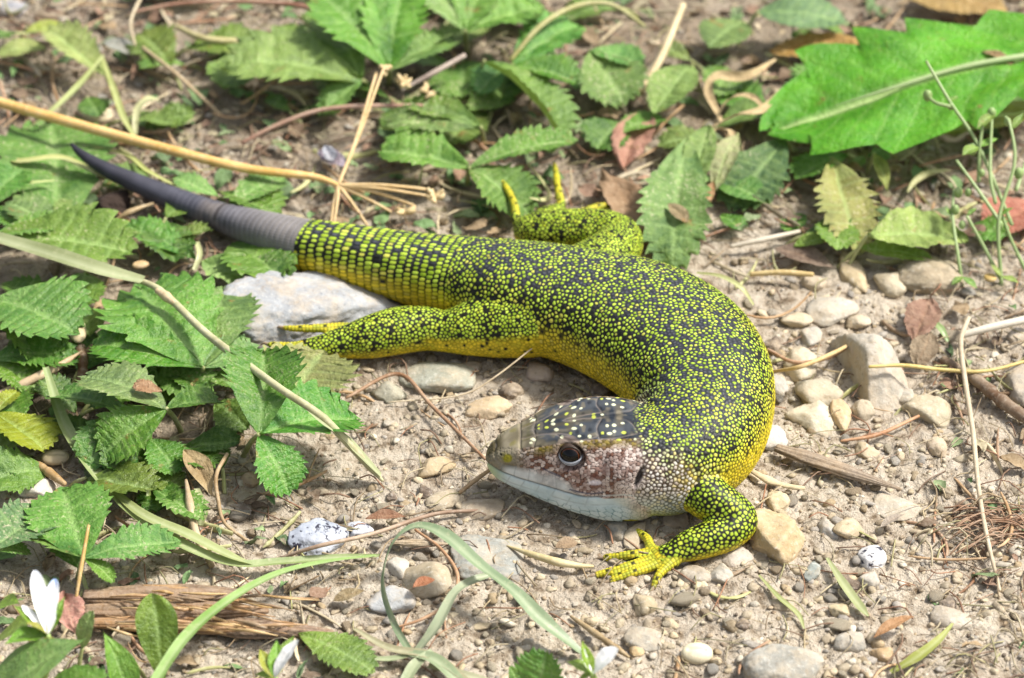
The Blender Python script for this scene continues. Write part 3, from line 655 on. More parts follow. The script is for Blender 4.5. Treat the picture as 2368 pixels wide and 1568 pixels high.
# ---- eyes
def eye(sgn):
    E = np.array([EYE[0], SNOUT[1] + sgn * (EYE[1] - SNOUT[1]), EYE[2]])
    ax = unit(np.array([-.14, -sgn * .95, .22])); up = unit(np.array([0, 0, 1.0]) - ax * ax[2]); rt = np.cross(up, ax) * sgn
    na, nr = 26, 48
    a = np.linspace(0, math.pi, na)[:, None]; b = np.arange(nr)[None] / nr * 2 * np.pi
    def sph(a, b, r): 
        d = ax * np.cos(a)[..., None] + (rt * np.cos(b)[..., None] + up * np.sin(b)[..., None]) * np.sin(a)[..., None]
        return (E + d * (r[..., None] if hasattr(r, 'shape') else r))
    A, B = np.broadcast_arrays(a, b)
    P = sph(A, B, .00215).reshape(-1, 3); al = A.ravel()
    ca = mixc(lin('#030304'), lin('#5a3018'), sstep(.80, .84, al)); ca = mixc(ca, lin('#050505'), sstep(.87, .92, al))
    me = mesh_np('eyeball', P - LBASE, grid_faces(na, nr, True)); add_color(me, 'col', ca)
    o = link('eye', me, M_EYE, liz)
    # lids: a shell with an almond opening
    nl = 14; t = np.linspace(0, 1, nl)[:, None]; bb = np.arange(64)[None] / 64 * 2 * np.pi
    op = 1 / np.sqrt((np.cos(bb) / .98) ** 2 + (np.sin(bb) / np.where(np.sin(bb) > 0, .90, .36)) ** 2)
    A = op + (1.45 - op) * t; B = bb + 0 * A
    r = .00226 + .00022 * np.sin(np.clip(t * 3.2, 0, 1) * math.pi) * np.ones_like(B) + .00012 * np.sin(t * 24) * (np.sin(B) < .1)
    P = sph(A, B, r).reshape(-1, 3)
    tt = (t + 0 * B).ravel(); lowm = sstep(.25, -.2, np.sin(B).ravel())
    cl = mixc(lin('#41342b'), lin('#b4bdcc'), lowm)
    cl = mixc(cl, lin('#4a5a78'), lowm * np.exp(-((tt - .30) / .09) ** 2) * .85); cl = mixc(cl, lin('#d9dde4'), lowm * np.exp(-((tt - .12) / .06) ** 2)); cl = mixc(cl, lin('#6b5a50'), sstep(.55, .9, tt) * .6)
    cl = mixc(cl, lin('#2a2422'), sstep(.06, .0, tt) * .8)
    me = mesh_np('eyelid_shell', P - LBASE, grid_faces(nl, 64, True)); add_color(me, 'col', cl)
    link('eyelid', me, M_LID, o)
eye(1); eye(-1)
for k in DIGITS:
    C, ra, rb = CH[k]; T = unit(C[-1] - C[-3]); e = C[-1]
    cl = np.array([e - T * .0002, e + T * .0009 + [0, 0, .0001], e + T * .0018 - [0, 0, .0006]]); g = tube_geo(catmull(cl, 8), np.linspace(.0004, .00008, 8), seg=8)
    link('claw', mesh_np('claw', g[0] - LBASE, g[1], g[2]), M_CLAW, liz)
fl_ = pt(1665, 920); fp = pix = None
# ------------------------------------------------------------------ stones
def ico(sub):
    bm = bmesh.new(); bmesh.ops.create_icosphere(bm, subdivisions=sub, radius=1); bm.verts.ensure_lookup_table()
    v = np.array([x.co[:] for x in bm.verts]); f = np.array([[a.index for a in p.verts] for p in bm.faces]); bm.free(); return v, f
ICO = {k: ico(k) for k in (1, 2, 3, 4, 5)}
def stone_shape(seed, sub=4, power=14, nf=16, rough=.05, var=.28):
    rs = np.random.default_rng(seed); D, F = ICO[sub]
    n = unit(rs.normal(size=(nf, 3))); n = np.vstack([n, -n + .55 * rs.normal(size=n.shape), [[0, 0, 1.0], [0, 0, -1.0]]]); n = unit(n); d = 1 - var * rs.random(len(n))
    g = np.maximum(D @ n.T, 0) / d; r = (g ** power).sum(1) ** (-1 / power)
    P = D * r[:, None]
    P = P * (1 + rough * (1.6 * vn3(P * 1.7 + seed, 1) + .8 * vn3(P * 5 + seed, 2) + .5 * vn3(P * 12, 3) + .3 * vn3(P * 26, 4)))[:, None]
    return P, F
def stone(name, label, px, py, w, h, color, seed, rz=0.0, cat='stone', group=None, sink=.40, power=16, nf=14, sub=4, mat=None, zoff=0.0, flat=None, var=.28, tilt=(0, 0), rough=.11, tri=0):
    a = w / 2 * PXM * .95; hh = h / 2 * PXM * .95; c = min(a, hh) * (flat or .80); b = math.sqrt(max(hh * hh - (c * CP) ** 2, (.35 * hh) ** 2)) / SP
    if tri:
        D, F = ICO[sub]; nn = unit(np.array([[-1, -.35, .25], [.78, -.2, .62], [.1, -1, .55], [.2, 1, .5], [0, 0, -1], [-.3, .3, 1.0], [.9, .6, .2]])); dd = np.array([.62, .60, .60, .75, .9, .98, .8])
        P = D * (((np.maximum(D @ nn.T, 0) / dd) ** 22).sum(1) ** (-1 / 22))[:, None]; P = P * (1 + .05 * vn3(P * 3, 1) + .04 * vn3(P * 9, 2) + .02 * vn3(P * 20, 3))[:, None]; P = P * np.array([a, b, c * 1.5])
    else:
        P, F = stone_shape(seed, sub, power, nf, rough, var); P = P * np.array([a, b, c]) * 1.08
    cx_, sx_ = math.cos(tilt[0]), math.sin(tilt[0]); P = P @ np.array([[1, 0, 0], [0, cx_, sx_], [0, -sx_, cx_]])
    cy_, sy_ = math.cos(tilt[1]), math.sin(tilt[1]); P = P @ np.array([[cy_, 0, -sy_], [0, 1, 0], [sy_, 0, cy_]])
    zc = c * (1 - 2 * sink) + zoff * MM; p = pt(px, py, zc / MM)
    o = link(name, mesh_np(name, P, tris=F, smooth=True), mat or M_STONE, None, lin(color, .92), p); o.rotation_euler = (0, 0, rz)
    return tag(o, label, cat, group)
ST = [  # label, px, py, w, h, colour, turn, extras
 ('blue grey weathered rock beneath the lizard\'s hind foot', 655, 722, 400, 205, '#a0a7b0', .05, dict(power=18, nf=14, sub=5, sink=.30, rough=.16, flat=.7)),
 ('pale triangular pointed stone standing behind the grey wood splinter', 2025, 868, 165, 205, '#b5ad9f', .1, dict(tri=1, sub=5, flat=.75)),
 ('tan angular block touching the lizard\'s elbow', 1797, 1245, 125, 118, '#c2a877', -.5, dict(power=26, nf=9, sub=5, flat=.95, var=.3)),
 ('big smooth grey stone half buried below the seed husk', 1805, 1545, 205, 130, '#9b9b93', 0, dict(power=9, sub=5)),
 ('large brownish rock behind the thin green weed', 2150, 640, 190, 125, '#96886c', .1, dict(power=9, sub=5)),
 ('flat pale grey slab stone behind the triangular stone', 1922, 715, 132, 72, '#b9b3a6', -.1, dict(power=16, flat=.5)),
 ('upright tan stone with a shaded left face', 1972, 636, 58, 98, '#c7b184', .3, dict(power=20)),
 ('buff rounded stone in front of the brown rock', 2062, 658, 88, 78, '#b8aa8c', 0, dict(power=12)),
 ('oval buff pebble under the yellow twig', 1880, 655, 72, 42, '#bfae93', 0, {}),
 ('cream pebble next to the flat slab stone', 1848, 740, 66, 46, '#d2c3a5', .4, {}),
 ('grey white pebble below the cream pebble', 1876, 780, 62, 54, '#b9b6ae', .2, {}),
 ('round cream pebble above the triangular stone', 1985, 745, 58, 40, '#cfbfa4', .2, {}),
 ('tall cream stone crossed by a straw beside the lizard\'s back', 1850, 846, 84, 100, '#cdc0a4', .1, dict(power=16)),
 ('mottled grey stone beside the cream cube pebble', 1888, 912, 116, 78, '#b3aa92', -.4, dict(power=18)),
 ('cream cube-shaped pebble beside the mottled grey stone', 1880, 964, 82, 62, '#d3c9b0', .5, dict(power=26, nf=6)),
 ('orange cream upright pebble', 1942, 955, 58, 80, '#d8b98a', .1, dict(power=14)),
 ('small round beige pebble beside the orange cream pebble', 1995, 950, 58, 54, '#b9ad95', 0, {}),
 ('light grey stone below the triangular stone', 2090, 921, 66, 56, '#b7b0a2', .2, dict(power=16)),
 ('flat beige wedge stone pointing to the right', 2150, 952, 112, 72, '#bdb193', -.2, dict(power=22, nf=8)),
 ('pale grey pebble pressed against the lizard\'s shoulder', 1793, 890, 62, 54, '#b3b1aa', .3, {}),
 ('chalk white stone behind the grey wood splinter', 1783, 1015, 84, 72, '#cfccc6', .2, dict(power=16)),
 ('rounded buff pebble above the grey wood splinter', 2003, 1046, 54, 42, '#c3b190', 0, {}),
 ('upright rosy beige pebble', 2166, 1033, 46, 58, '#cdb89b', .1, {}),
 ('cream yellow pebble beneath the wood splinter', 1798, 1162, 60, 52, '#d4c29a', .2, dict(power=16)),
 ('small round pebble with a pale grey cap', 1966, 1222, 62, 56, '#b7a37e', 0, {}),
 ('white stone with black flecks', 2015, 1290, 74, 66, '#d7d5d3', .2, dict(mat='s', power=10)),
 ('pale stone lying under the lizard\'s forearm', 1700, 1292, 96, 62, '#bdb2a6', -.4, dict(zoff=-.6)),
 ('grey beige stone beside the lizard\'s shortest finger', 1608, 1333, 84, 54, '#a89e8e', .1, dict(zoff=-.5)),
 ('off white pebble between two stones under the forearm', 1672, 1330, 48, 50, '#c3bcae', .3, {}),
 ('upright buff pebble beside the lizard\'s thumb', 1466, 1240, 46, 74, '#a89a7e', -.3, dict(power=18)),
 ('slate pebble in the shade under the lizard\'s throat', 1425, 1225, 50, 70, '#7f8078', .1, {}),
 ('rounded tan pebble below the lizard\'s hand', 1490, 1400, 52, 58, '#b2a17f', .3, {}),
 ('pinkish pebble under the lizard\'s chest', 1560, 1205, 60, 44, '#a99684', .3, dict(zoff=-.4)),
 ('pale beige stone below the lizard\'s belly', 1246, 862, 80, 60, '#c0aca0', .2, dict(power=12)),
 ('flat grey green stone under the lizard\'s thigh', 1026, 872, 182, 92, '#a3a797', .05, dict(power=12, flat=.5)),
 ('small mossy grey stone beside the brown needle', 902, 912, 76, 58, '#9d9a83', -.3, {}),
 ('broad orange cream stone embedded in soil behind the lizard\'s head', 1130, 945, 130, 66, '#d8bd94', .2, dict(sink=.46, power=10)),
 ('tan rounded pebble in front of the lizard\'s snout', 1012, 1076, 84, 46, '#bfa577', .1, dict(power=14)),
 ('white angular pebble inside the arched grass blade', 921, 1312, 54, 48, '#cdc9bd', .3, dict(power=18)),
 ('flat blue grey stone under the arched grass blade', 1130, 1292, 188, 108, '#9ba09c', -.05, dict(power=12, flat=.4, sink=.45)),
 ('sandy domed stone between the two grass blades', 1000, 1345, 116, 92, '#b7a88c', .1, dict(sink=.44)),
 ('bluish tipped stone below the sandy domed stone', 900, 1392, 124, 66, '#abb0b5', .2, dict(power=14)),
 ('speckled blue white stone beside the brown needle tip', 735, 1243, 150, 88, '#a4acbc', .2, dict(mat='s', power=16, sub=5, rough=.1)),
 ('speckled white stone chip in front of the speckled blue stone', 830, 1228, 70, 40, '#c9ccd6', 0, dict(mat='s')),
 ('grey stone in bare soil by the brown twig', 1484, 1478, 96, 58, '#a39d90', .1, dict(sink=.42)),
 ('orange brown round pebble beside the grey stone', 1473, 1506, 34, 32, '#c6a56a', 0, {}),
 ('angular tan pebble inside the long grass loop', 1245, 1432, 40, 38, '#c9bda6', .2, dict(power=20)),
 ('smooth ochre pebble beside two grey pebbles', 2040, 1514, 48, 40, '#c3a06d', .4, dict(power=6)),
 ('grey rounded pebble above the ochre pebble', 1968, 1486, 66, 52, '#aba79d', .1, {}),
 ('long buff stone by the tan wood chip', 2200, 1432, 106, 52, '#b6aa98', -.25, dict(power=10)),
 ('white quartz stone behind the left strawberry leaves', 82, 1130, 96, 62, '#d3cfc6', .1, dict(power=16)),
 ('blue grey stone in the leaf litter behind the wilted leaf', 22, 18, 110, 70, '#8f96a6', .1, {}),
 ('rounded grey stone beside the dark twig', 2358, 892, 80, 110, '#a59c8e', 0, {}),
 ('beige stone above the long tan stem', 2350, 780, 50, 44, '#b1a594', 0, {}),
 ('brown pebble beneath the strawberry leaf tip', 578, 1112, 48, 40, '#9c7c55', .1, {}),
 ('beige flat pebble in the gravel below the white flecked stone', 2010, 1345, 60, 40, '#b7b0a2', .2, {}),
 ('grey green pebble on soil below the tan block', 1880, 1325, 40, 34, '#8f9b98', .2, {}),
 ('oblong buff pebble below the tan block', 1812, 1397, 62, 40, '#a8987f', -.2, {}),
 ('pale yellow pebble beside the short green blade', 1945, 1412, 46, 38, '#c2b287', .2, {}),
 ('blue grey chip beside the round capped pebble', 1912, 1222, 40, 48, '#9aa0a4', .3, dict(power=20)),
 ('beige cobble crossed by the arched blade base', 1110, 1180, 120, 50, '#b3a188', .1, dict(sink=.46)),
 ('low buff stone beneath the lizard\'s chin', 1030, 1160, 110, 46, '#b8a98e', .2, dict(sink=.46)),
 ('greyish stone in soil near the wood splinter tip', 2070, 1175, 110, 60, '#b4aa98', -.3, dict(sink=.44, flat=.4)),
 ('tan stone behind the lizard\'s snout', 1090, 850, 60, 36, '#9a8d7a', 0, {}),
]
for i, (lb, px, py, w, h, c, rz, ex) in enumerate(ST):
    ex = dict(ex)
    if ex.get('mat') == 's': ex['mat'] = M_SPECK
    stone('stone' if max(w, h) > 65 else 'pebble', lb, px, py, w, h, c, 500 + i, rz, 'stone' if max(w, h) > 65 else 'pebble', **ex)
for k, (x, y, w, h) in enumerate([(1185, 905, 60, 50), (985, 1140, 44, 40), (1440, 1185, 50, 40), (905, 1150, 30, 26), (1790, 800, 60, 46), (1960, 1350, 50, 44), (1390, 905, 70, 50), (2195, 1400, 60, 40), (1720, 1445, 40, 30), (560, 1180, 60, 44)]):  # earth crumbs; lumps added to supply the dark of crevices
    stone('soil_lump', 'dark crumbly earth lump added for crevice darkness near ' + ['the orange cream embedded stone', 'the tan pebble below the snout', 'the lizard\'s throat', 'the lizard\'s snout tip needle', 'the lizard\'s outer flank', 'the white flecked stone', 'the inner bend of the lizard', 'the long buff stone', 'the cream seed husk', 'the brown pebble under a leaf'][k], x, y, w, h, '#5a4434', 700 + k, .3 * k, 'soil lump', power=6, rough=.3, sink=.35)
tag(link('soil_lump', mesh_np('soil_lump', stone_shape(71, 5, 7, 12, .22)[0] * np.array([4.6, 4.2, 3.2]) * MM, tris=ICO[5][1]), mat_plain('black_earth', lin('#33261e'), .95), None, None, pt(255, 480, 1.5)), 'crumbly black brown lump of earth below the grey tail', 'soil lump')
# pebbles one can count, and the gravel between them
PEB = [mesh_np('pebble', stone_shape(900 + k, 3, 8 + (k % 4) * 5, 12, .06)[0] * np.array([1, .85, .62]), tris=ICO[3][1]) for k in range(14)]
for m_ in PEB: m_.materials.append(M_STONE)
PK = [('small cream pebble scattered on the bare soil', 'small cream pebbles', '#cfc2a6'), ('small grey pebble scattered on the bare soil', 'small grey pebbles', '#b4aea2'), ('small tan brown pebble scattered on the bare soil', 'small tan pebbles', '#ae9672'), ('small whitish pebble scattered on the bare soil', 'small whitish pebbles', '#d3cfc6')]
rp = np.random.default_rng(44); placed = [(s[1], s[2], (s[3] + s[4]) / 4) for s in ST]
def bare(px, py):
    """how much open soil the photograph shows there (0..1)"""
    if px > 1750 and py > 560: return 1.0 - .55 * (px > 2200) * (py < 1150)
    if py > 1120 and px > 760: return 1.0
    if px > 820 and py > 820: return .75
    if px > 400 and py > 1100: return .55
    if py < 560 and px < 900: return .45
    return .22
LM = [(655, 715, 'the blue grey weathered rock'), (2025, 868, 'the triangular stone'), (1797, 1245, 'the tan angular block'), (1805, 1545, 'the big smooth grey stone'), (2150, 640, 'the large brownish rock'), (1783, 1015, 'the chalk white stone'), (1608, 1333, 'the lizard\'s forefoot'), (2015, 1290, 'the white stone with black flecks'), (1612, 1511, 'the cream seed husk'), (1246, 862, 'the lizard\'s belly'), (1026, 872, 'the flat grey green stone'), (1012, 1076, 'the lizard\'s snout'), (1130, 1292, 'the flat blue grey stone'), (735, 1243, 'the speckled blue white stone'), (2200, 1432, 'the long buff stone'), (1950, 1080, 'the grey wood splinter'), (470, 1420, 'the torn bark strip'), (82, 1130, 'the white quartz stone'), (226, 264, 'the plump cream seed'), (255, 480, 'the black lump of earth'), (782, 428, 'the dry spoked flower head'), (930, 200, 'the dry umbel tip'), (1200, 150, 'the folded strawberry leaf'), (1560, 450, 'the dusty wilted leaf'), (1700, 250, 'the tan dry curls'), (2100, 180, 'the big shiny leaf'), (2100, 560, 'the crinkled light green leaf'), (2260, 400, 'the thin stemmed weed'), (2255, 1050, 'the thin tan stem'), (600, 1005, 'the dark glossy strawberry leaf'), (385, 945, 'the leaf with the brown crumb'), (195, 1292, 'the matt strawberry leaf'), (600, 100, 'the wide pale strawberry leaf'), (90, 60, 'the shrivelled yellow green leaf'), (1370, 1540, 'the white flower'), (1100, 400, 'the toothed strawberry leaf'), (1850, 30, 'the blue green oval leaf'), (1484, 1478, 'the grey stone in bare soil'), (1930, 950, 'the orange cream pebble'), (110, 1470, 'the white and blue flower'), (2330, 1250, 'the end of the tan stem'), (40, 700, 'the wide toothed strawberry leaf'), (1400, 60, 'the yellow green arching stem')]
def near(px, py): return min(LM, key=lambda q: (q[0] - px) ** 2 + (q[1] - py) ** 2)[2]
n = 0
while n < 240:
    px, py = rp.uniform(-30, 2400), rp.uniform(20, 1590)
    if rp.random() > bare(px, py): continue
    sz = rp.choice([11, 14, 18, 24], p=[.42, .34, .17, .07]) * rp.uniform(.8, 1.2)
    if any((px - a) ** 2 + (py - b) ** 2 < (r * .75 + sz * .6) ** 2 for a, b, r in placed): continue
    placed.append((px, py, sz)); k = int(rp.choice(4, p=[.36, .28, .24, .12])); s_ = sz * PXM
    p = pt(px, py, s_ * .2 / MM); o = link('pebble', PEB[n % 14], None, None, np.array(lin(PK[k][2])) * rp.uniform(.7, 1.05), p)
    o.scale = (s_ * rp.uniform(.8, 1.3), s_, s_ * rp.uniform(.8, 1.1)); o.rotation_euler = (rp.uniform(-.4, .4), rp.uniform(-.4, .4), rp.uniform(0, 6.28)); tag(o, PK[k][0].replace('scattered on the bare soil', 'near ' + near(px, py)), 'pebble', PK[k][1]); n += 1
def gravel(name, count, lo, hi, sub, cols, seed, lift):
    rs = np.random.default_rng(seed); D, F = ICO[sub]; shapes = [stone_shape(seed + k, sub, 14, 6, .25, .4)[0] for k in range(10)]
    Vs, Fs, Cs = [], [], []; o = 0; c = 0
    while c < count:
        px, py = (rs.uniform(-120, 2490), rs.uniform(-60, 1680)) if c < count * .75 else (rs.uniform(-1100, 3470), rs.uniform(-700, 2250))
        if rs.random() > .3 + .7 * bare(px, py): continue
        s_ = lo + (hi - lo) * rs.random() ** 2.5; a = rs.uniform(0, 6.28); R = np.array([[math.cos(a), -math.sin(a), 0], [math.sin(a), math.cos(a), 0], [0, 0, 1]])
        p = pt(px, py); p[2] += soil_fine(p[:1], p[1:2])[0] + s_ * MM * lift
        Vs.append((shapes[c % 10] * np.array([rs.uniform(.8, 1.35), 1, rs.uniform(.55, .85)])) @ R.T * s_ * MM + p); Fs.append(F + o); o += len(D)
        Cs.append(np.repeat([np.array(lin(cols[rs.integers(len(cols))])) * rs.uniform(.6, 1.1)], len(D), 0)); c += 1
    me = mesh_np(name, np.vstack(Vs), tris=np.vstack(Fs)); add_color(me, 'col', np.vstack(Cs))
    ob = link(name, me, M_RUBBLE); ob['kind'] = 'stuff'; ob['label'] = 'fine gravel and crumbs of earth covering the soil'; ob['category'] = 'gravel'
gravel('gravel', 5400, .35, 1.25, 2, ['#d2c2a2', '#c0ae90', '#b8a88c', '#ddd2bd', '#ad9670', '#a9a196', '#c8b592'], 60, .1)
gravel('soil_crumbs', 8000, .16, .6, 1, ['#b8a284', '#a48e70', '#c4b294', '#8a7358', '#d6c8ac', '#6a5642'], 61, .2)

# ------------------------------------------------------------------ leaves
def leaf_geo(b, t, wr, kind='straw', fold=.25, roll=0., arch=.06, bend=0., corr=.065, seed=0, teeth=None, curl=0., nu=56, nv=15, wav=.035):
    """leaf from base b to tip t: toothed outline, folded along the midrib, veins running to the teeth"""
    rs = np.random.default_rng(seed); b = np.asarray(b, float); t = np.asarray(t, float); L = np.linalg.norm(t - b); e1 = (t - b) / L
    up = np.array([0, 0, 1.0]); n = unit(up - e1 * (up @ e1)); e2 = np.cross(n, e1); n, e2 = n * math.cos(roll) + e2 * math.sin(roll), e2 * math.cos(roll) - n * math.sin(roll)
    # place of widest point, base power, tip power, teeth, tooth height, forward sweep of the veins, toothless share
    um, pa, pb, nt_, ta, sh, t0 = {'straw': (.60, .85, .55, 9, .115, .30, .30), 'ovate': (.45, .8, .75, 9, .03, .25, .15), 'dand': (.66, .45, .62, 9, .10, .2, .12), 'lance': (.42, .9, 1.3, 0, 0, .15, 0), 'spat': (.72, 1.5, .6, 0, 0, .1, 0), 'petal': (.65, .9, .55, 0, 0, .1, 0)}[kind]
    nt_ = teeth if teeth is not None else (nt_ + int(rs.integers(-2, 2)) if nt_ else 0); bend = bend + rs.uniform(-.07, .07); ta = ta * rs.uniform(.75, 1.25); um = um + rs.uniform(-.04, .04)
    tt = np.linspace(0, 1, nu); u = 1 - (1 - tt) ** 1.55
    f = np.where(u < um, np.sin(np.pi / 2 * np.clip(u / um, 0, 1)) ** pa, np.clip(1 - (np.clip((u - um) / (1 - um), 0, 1)) ** 2.0, 0, 1) ** pb)
    hw = wr * L * .5 * f; mx_ = u * L; ds = np.hypot(np.gradient(mx_), np.gradient(hw)); arc = np.cumsum(ds); arc = arc / arc[-1]
    k = np.linspace(-1, 1, nv); av = np.abs(k)[None]; sg = np.sign(k)[None]
    nrm = np.stack([-np.gradient(hw), np.gradient(mx_)], 1); nrm = nrm / (np.linalg.norm(nrm, axis=1, keepdims=True) + 1e-12); tan = np.stack([nrm[:, 1], -nrm[:, 0]], 1)
    X = np.zeros((nu, nv)); Y = np.zeros((nu, nv)); FR = np.full((nu, nv), .5)
    for s_ in (-1, 1):
        col = (k < 0) if s_ < 0 else (k >= 0); a = np.abs(k[col])[None]
        if nt_:
            ph = nt_ * np.clip(arc - t0, 0, 1) / (1 - t0) + (rs.random() - .5) * .3; ph = ph + .22 * np.sin(ph * 1.7 + rs.uniform(0, 6)); fr = ph - np.floor(ph)
            tooth = np.where(fr < .78, fr / .78, (1 - fr) / .22) - .35; tooth = tooth * (.65 + .6 * hsh(np.floor(ph), np.zeros(nu) + s_, np.zeros(nu) + seed)) * sstep(t0 - .02, t0 + .06, arc) * ta * L * (wr ** .5)
            v_ph = fr - .78
        else: tooth = np.zeros(nu); v_ph = np.full(nu, .5)
        ew = a ** 3
        X[:, col] = (mx_[:, None] + sh * hw[:, None] * (a - .0) * (1 - u[:, None]) ** .8 * sstep(0, .25, u)[:, None]) + ew * (tooth * (nrm[:, 0] + .55 * tan[:, 0]))[:, None]
        Y[:, col] = s_ * (hw[:, None] * a + ew * (tooth * (nrm[:, 1] + .55 * tan[:, 1]))[:, None]); FR[:, col] = v_ph[:, None]
    u2 = u[:, None]; wv = np.abs(Y); Y = Y + bend * L * np.sin(u2 * math.pi) * .5
    lat = (np.exp(-(FR / .09) ** 2) + np.exp(-((FR + 1) / .09) ** 2)) if nt_ else 0 * FR
    latw = (np.exp(-(FR / .22) ** 2) + np.exp(-((FR + 1) / .22) ** 2)) if nt_ else 0 * FR
    vein = np.maximum(lat * sstep(.03, .2, av) * (1 - .4 * av) * (.25 if kind == 'dand' else .75), np.exp(-(k[None] / .06) ** 2) + 0 * FR)
    if kind == 'dand':
        q_ = u2 * 11 - av * 1.5 + .3 * vn2(u2 * 6, k[None] * 2 + 0 * u2, 5); q_ = np.abs(q_ - np.floor(q_) - .5); vein = np.maximum(vein * (np.abs(k[None]) < .12), .30 * np.exp(-(q_ / .05) ** 2) * sstep(.05, .2, av) * (1 - .7 * av)); latw = latw * 0 + .5 * np.exp(-(q_ / .12) ** 2)
    z = fold * wv + arch * L * 4 * u2 * (1 - u2) - corr * wr * L * .26 * latw * sstep(.0, .2, av) * (1 - .35 * av) - curl * L * av ** 2 * f[:, None] * .5
    z = z + wav * L * (vn2(u2 * 3.5 + seed, k[None] * 1.4 + 0 * u2, seed) + .5 * vn2(u2 * 9, k[None] * 3 + seed + 0 * u2, seed + 1)) - .02 * L * wr * np.exp(-(k[None] / .09) ** 2)
    P = (b + X[..., None] * e1 + Y[..., None] * e2 + z[..., None] * n).reshape(-1, 3)
    P[:, 2] = np.maximum(P[:, 2], gz(P[:, 0], P[:, 1]) + .0002)
    return P, grid_faces(nu, nv), vein.ravel()
SEED = [1000]
def sat(c, k=1.1):
    if not (c[1] > c[0] * 1.12 and c[1] > c[2]): return c
    m_ = .25 * c[0] + .6 * c[1] + .15 * c[2]; c = [max(m_ + (x - m_) * k, .004) for x in c]; return (c[0] * 1.22, c[1] * .97, c[2] * .70)
def leaf_part(name, parent, base, b, t, wr, color, mat=None, **kw):
    SEED[0] += 1; kw.setdefault('seed', SEED[0])
    P, Q, vn = leaf_geo(b, t, wr, **kw); me = mesh_np(name, P - base, Q); add_color(me, 'vein', vn)
    return link(name, me, mat or M_LEAF, parent, np.array(sat(lin(color, .60))) * np.random.default_rng(SEED[0]).uniform([.72, .80, .7], [1.25, 1.12, 1.2]))
def tube_part(name, parent, base, pts, r, color, mat=None, seg=8, n=None):
    C = catmull(np.array(pts), n or max(6, len(pts) * 7)); rr = np.interp(np.linspace(0, 1, len(C)), np.linspace(0, 1, len(np.atleast_1d(r))), np.atleast_1d(r)) * MM
    V_, Q, T = tube_geo(C, rr, seg=seg); return link(name, mesh_np(name, V_ - base, Q, T), mat or M_STRAW, parent, lin(color, .85))
def trifoliate(label, c, tips, stem=None, mat=None, stemcol='#8a9a4a', group=None, name='strawberry_leaf'):
    """c centre (px, py, z); tips (px, py, z, width ratio, colour, options)"""
    C3 = pt(*c); g = C3.copy(); g[2] = gz(g[0], g[1]); o = thing(name, label, 'leaf', g, group)
    for tp in tips:
        leaf_part('leaflet', o, g, C3, pt(*tp[:3]), tp[3], tp[4], mat, **(tp[5] if len(tp) > 5 else {}))
    s = stem or (c[0] + 30, c[1] + 40); foot = pt(s[0], s[1], -.3); m_ = (C3 + foot) / 2 + np.array([0, 0, .0008])
    tube_part('petiole', o, g, [C3, m_, foot], [.45, .5, .55], stemcol)
    return o
def single(name, label, b, t, wr, color, cat='leaf', mat=None, group=None, stem=True, **kw):
    stem = stem and mat is not M_DRY; B, T = pt(*b), pt(*t); SEED[0] += 1; kw.setdefault('seed', SEED[0])
    P, Q, vn = leaf_geo(B, T, wr, **kw); g = B.copy(); me = mesh_np(name, P - g, Q); add_color(me, 'vein', vn)
    o = tag(link(name, me, mat or M_LEAF, None, np.array(sat(lin(color, .60))) * np.random.default_rng(SEED[0]).uniform([.72, .80, .7], [1.25, 1.12, 1.2]), g), label, cat, group)
    if stem and b[2] > 2.4:
        d_ = unit(B - T); f_ = B + d_ * .004; f_[2] = gz(f_[0], f_[1]) - .0003
        tube_part('petiole', o, g, [B, (B + f_) / 2 + [0, 0, .0004], f_], [.35, .4, .4], '#9aa85a')
    return o
trifoliate('glossy three-part strawberry leaf with a brown crumb on it', (385, 945, 12), [(193, 872, 13, .80, '#7db38a', dict(fold=.15, roll=-.25)), (237, 1052, 6, .78, '#62a644', dict(roll=.2)), (508, 930, 11, 1.05, '#4f9030', dict(fold=.3, roll=.3))], (420, 1000))  # first leaflet's lighter colour has its sheen painted in
trifoliate('dark glossy strawberry leaf with three upright leaflets nearest the lizard\'s snout', (598, 1005, 13), [(607, 812, 16, .68, '#3f9030', dict(fold=.5, corr=.08)), (822, 968, 9, .78, '#409a38', dict(fold=.3)), (668, 1140, 5, .80, '#3f9c34', dict(fold=.2)), ], (560, 1060))
trifoliate('pale dusty strawberry leaf crossed by the green stalk', (470, 850, 8), [(325, 665, 9, .85, '#74b055', dict(fold=.15)), (215, 798, 8, .62, '#4b9630', dict(fold=.35, corr=.09)), (515, 665, 7, .60, '#8fb78a', dict(fold=.1)), (600, 812, 6, .85, '#80b076', {})], (470, 905), M_LEAF)
trifoliate('shaded strawberry leaf drooping below the glossy one', (290, 950, 8), [(205, 1082, 4, .72, '#3d8440', {}), (118, 915, 7, .62, '#4c8a52', dict(roll=-.3))], (330, 990))
trifoliate('large downy strawberry leaf under the grey tail tip', (-10, 545, 8), [(305, 582, 8, .62, '#6bb045', dict(corr=.06)), (150, 520, 9, .50, '#6cac50', {})], (-40, 600), M_DUSTY)
trifoliate('strawberry leaf with wide teeth beside the seed husk', (-15, 690, 9), [(172, 770, 9, .95, '#62a658', {}), (105, 850, 4, .60, '#3f8038', dict(roll=.4))], (-50, 740))
trifoliate('dark strawberry leaf beneath the wide toothed one', (-20, 830, 5), [(178, 830, 5, .62, '#469040', {}), (90, 905, 4, .60, '#5a9a30', {})], (-50, 870))
trifoliate('strawberry leaf standing behind the tail tip', (135, 540, 3), [(118, 283, 2.5, .58, '#63a654', dict(fold=.1)), (190, 470, 3.5, .85, '#86ba7c', dict(corr=.08)), (20, 470, 6, .7, '#7cb46c', {})], (150, 560), M_DUSTY)
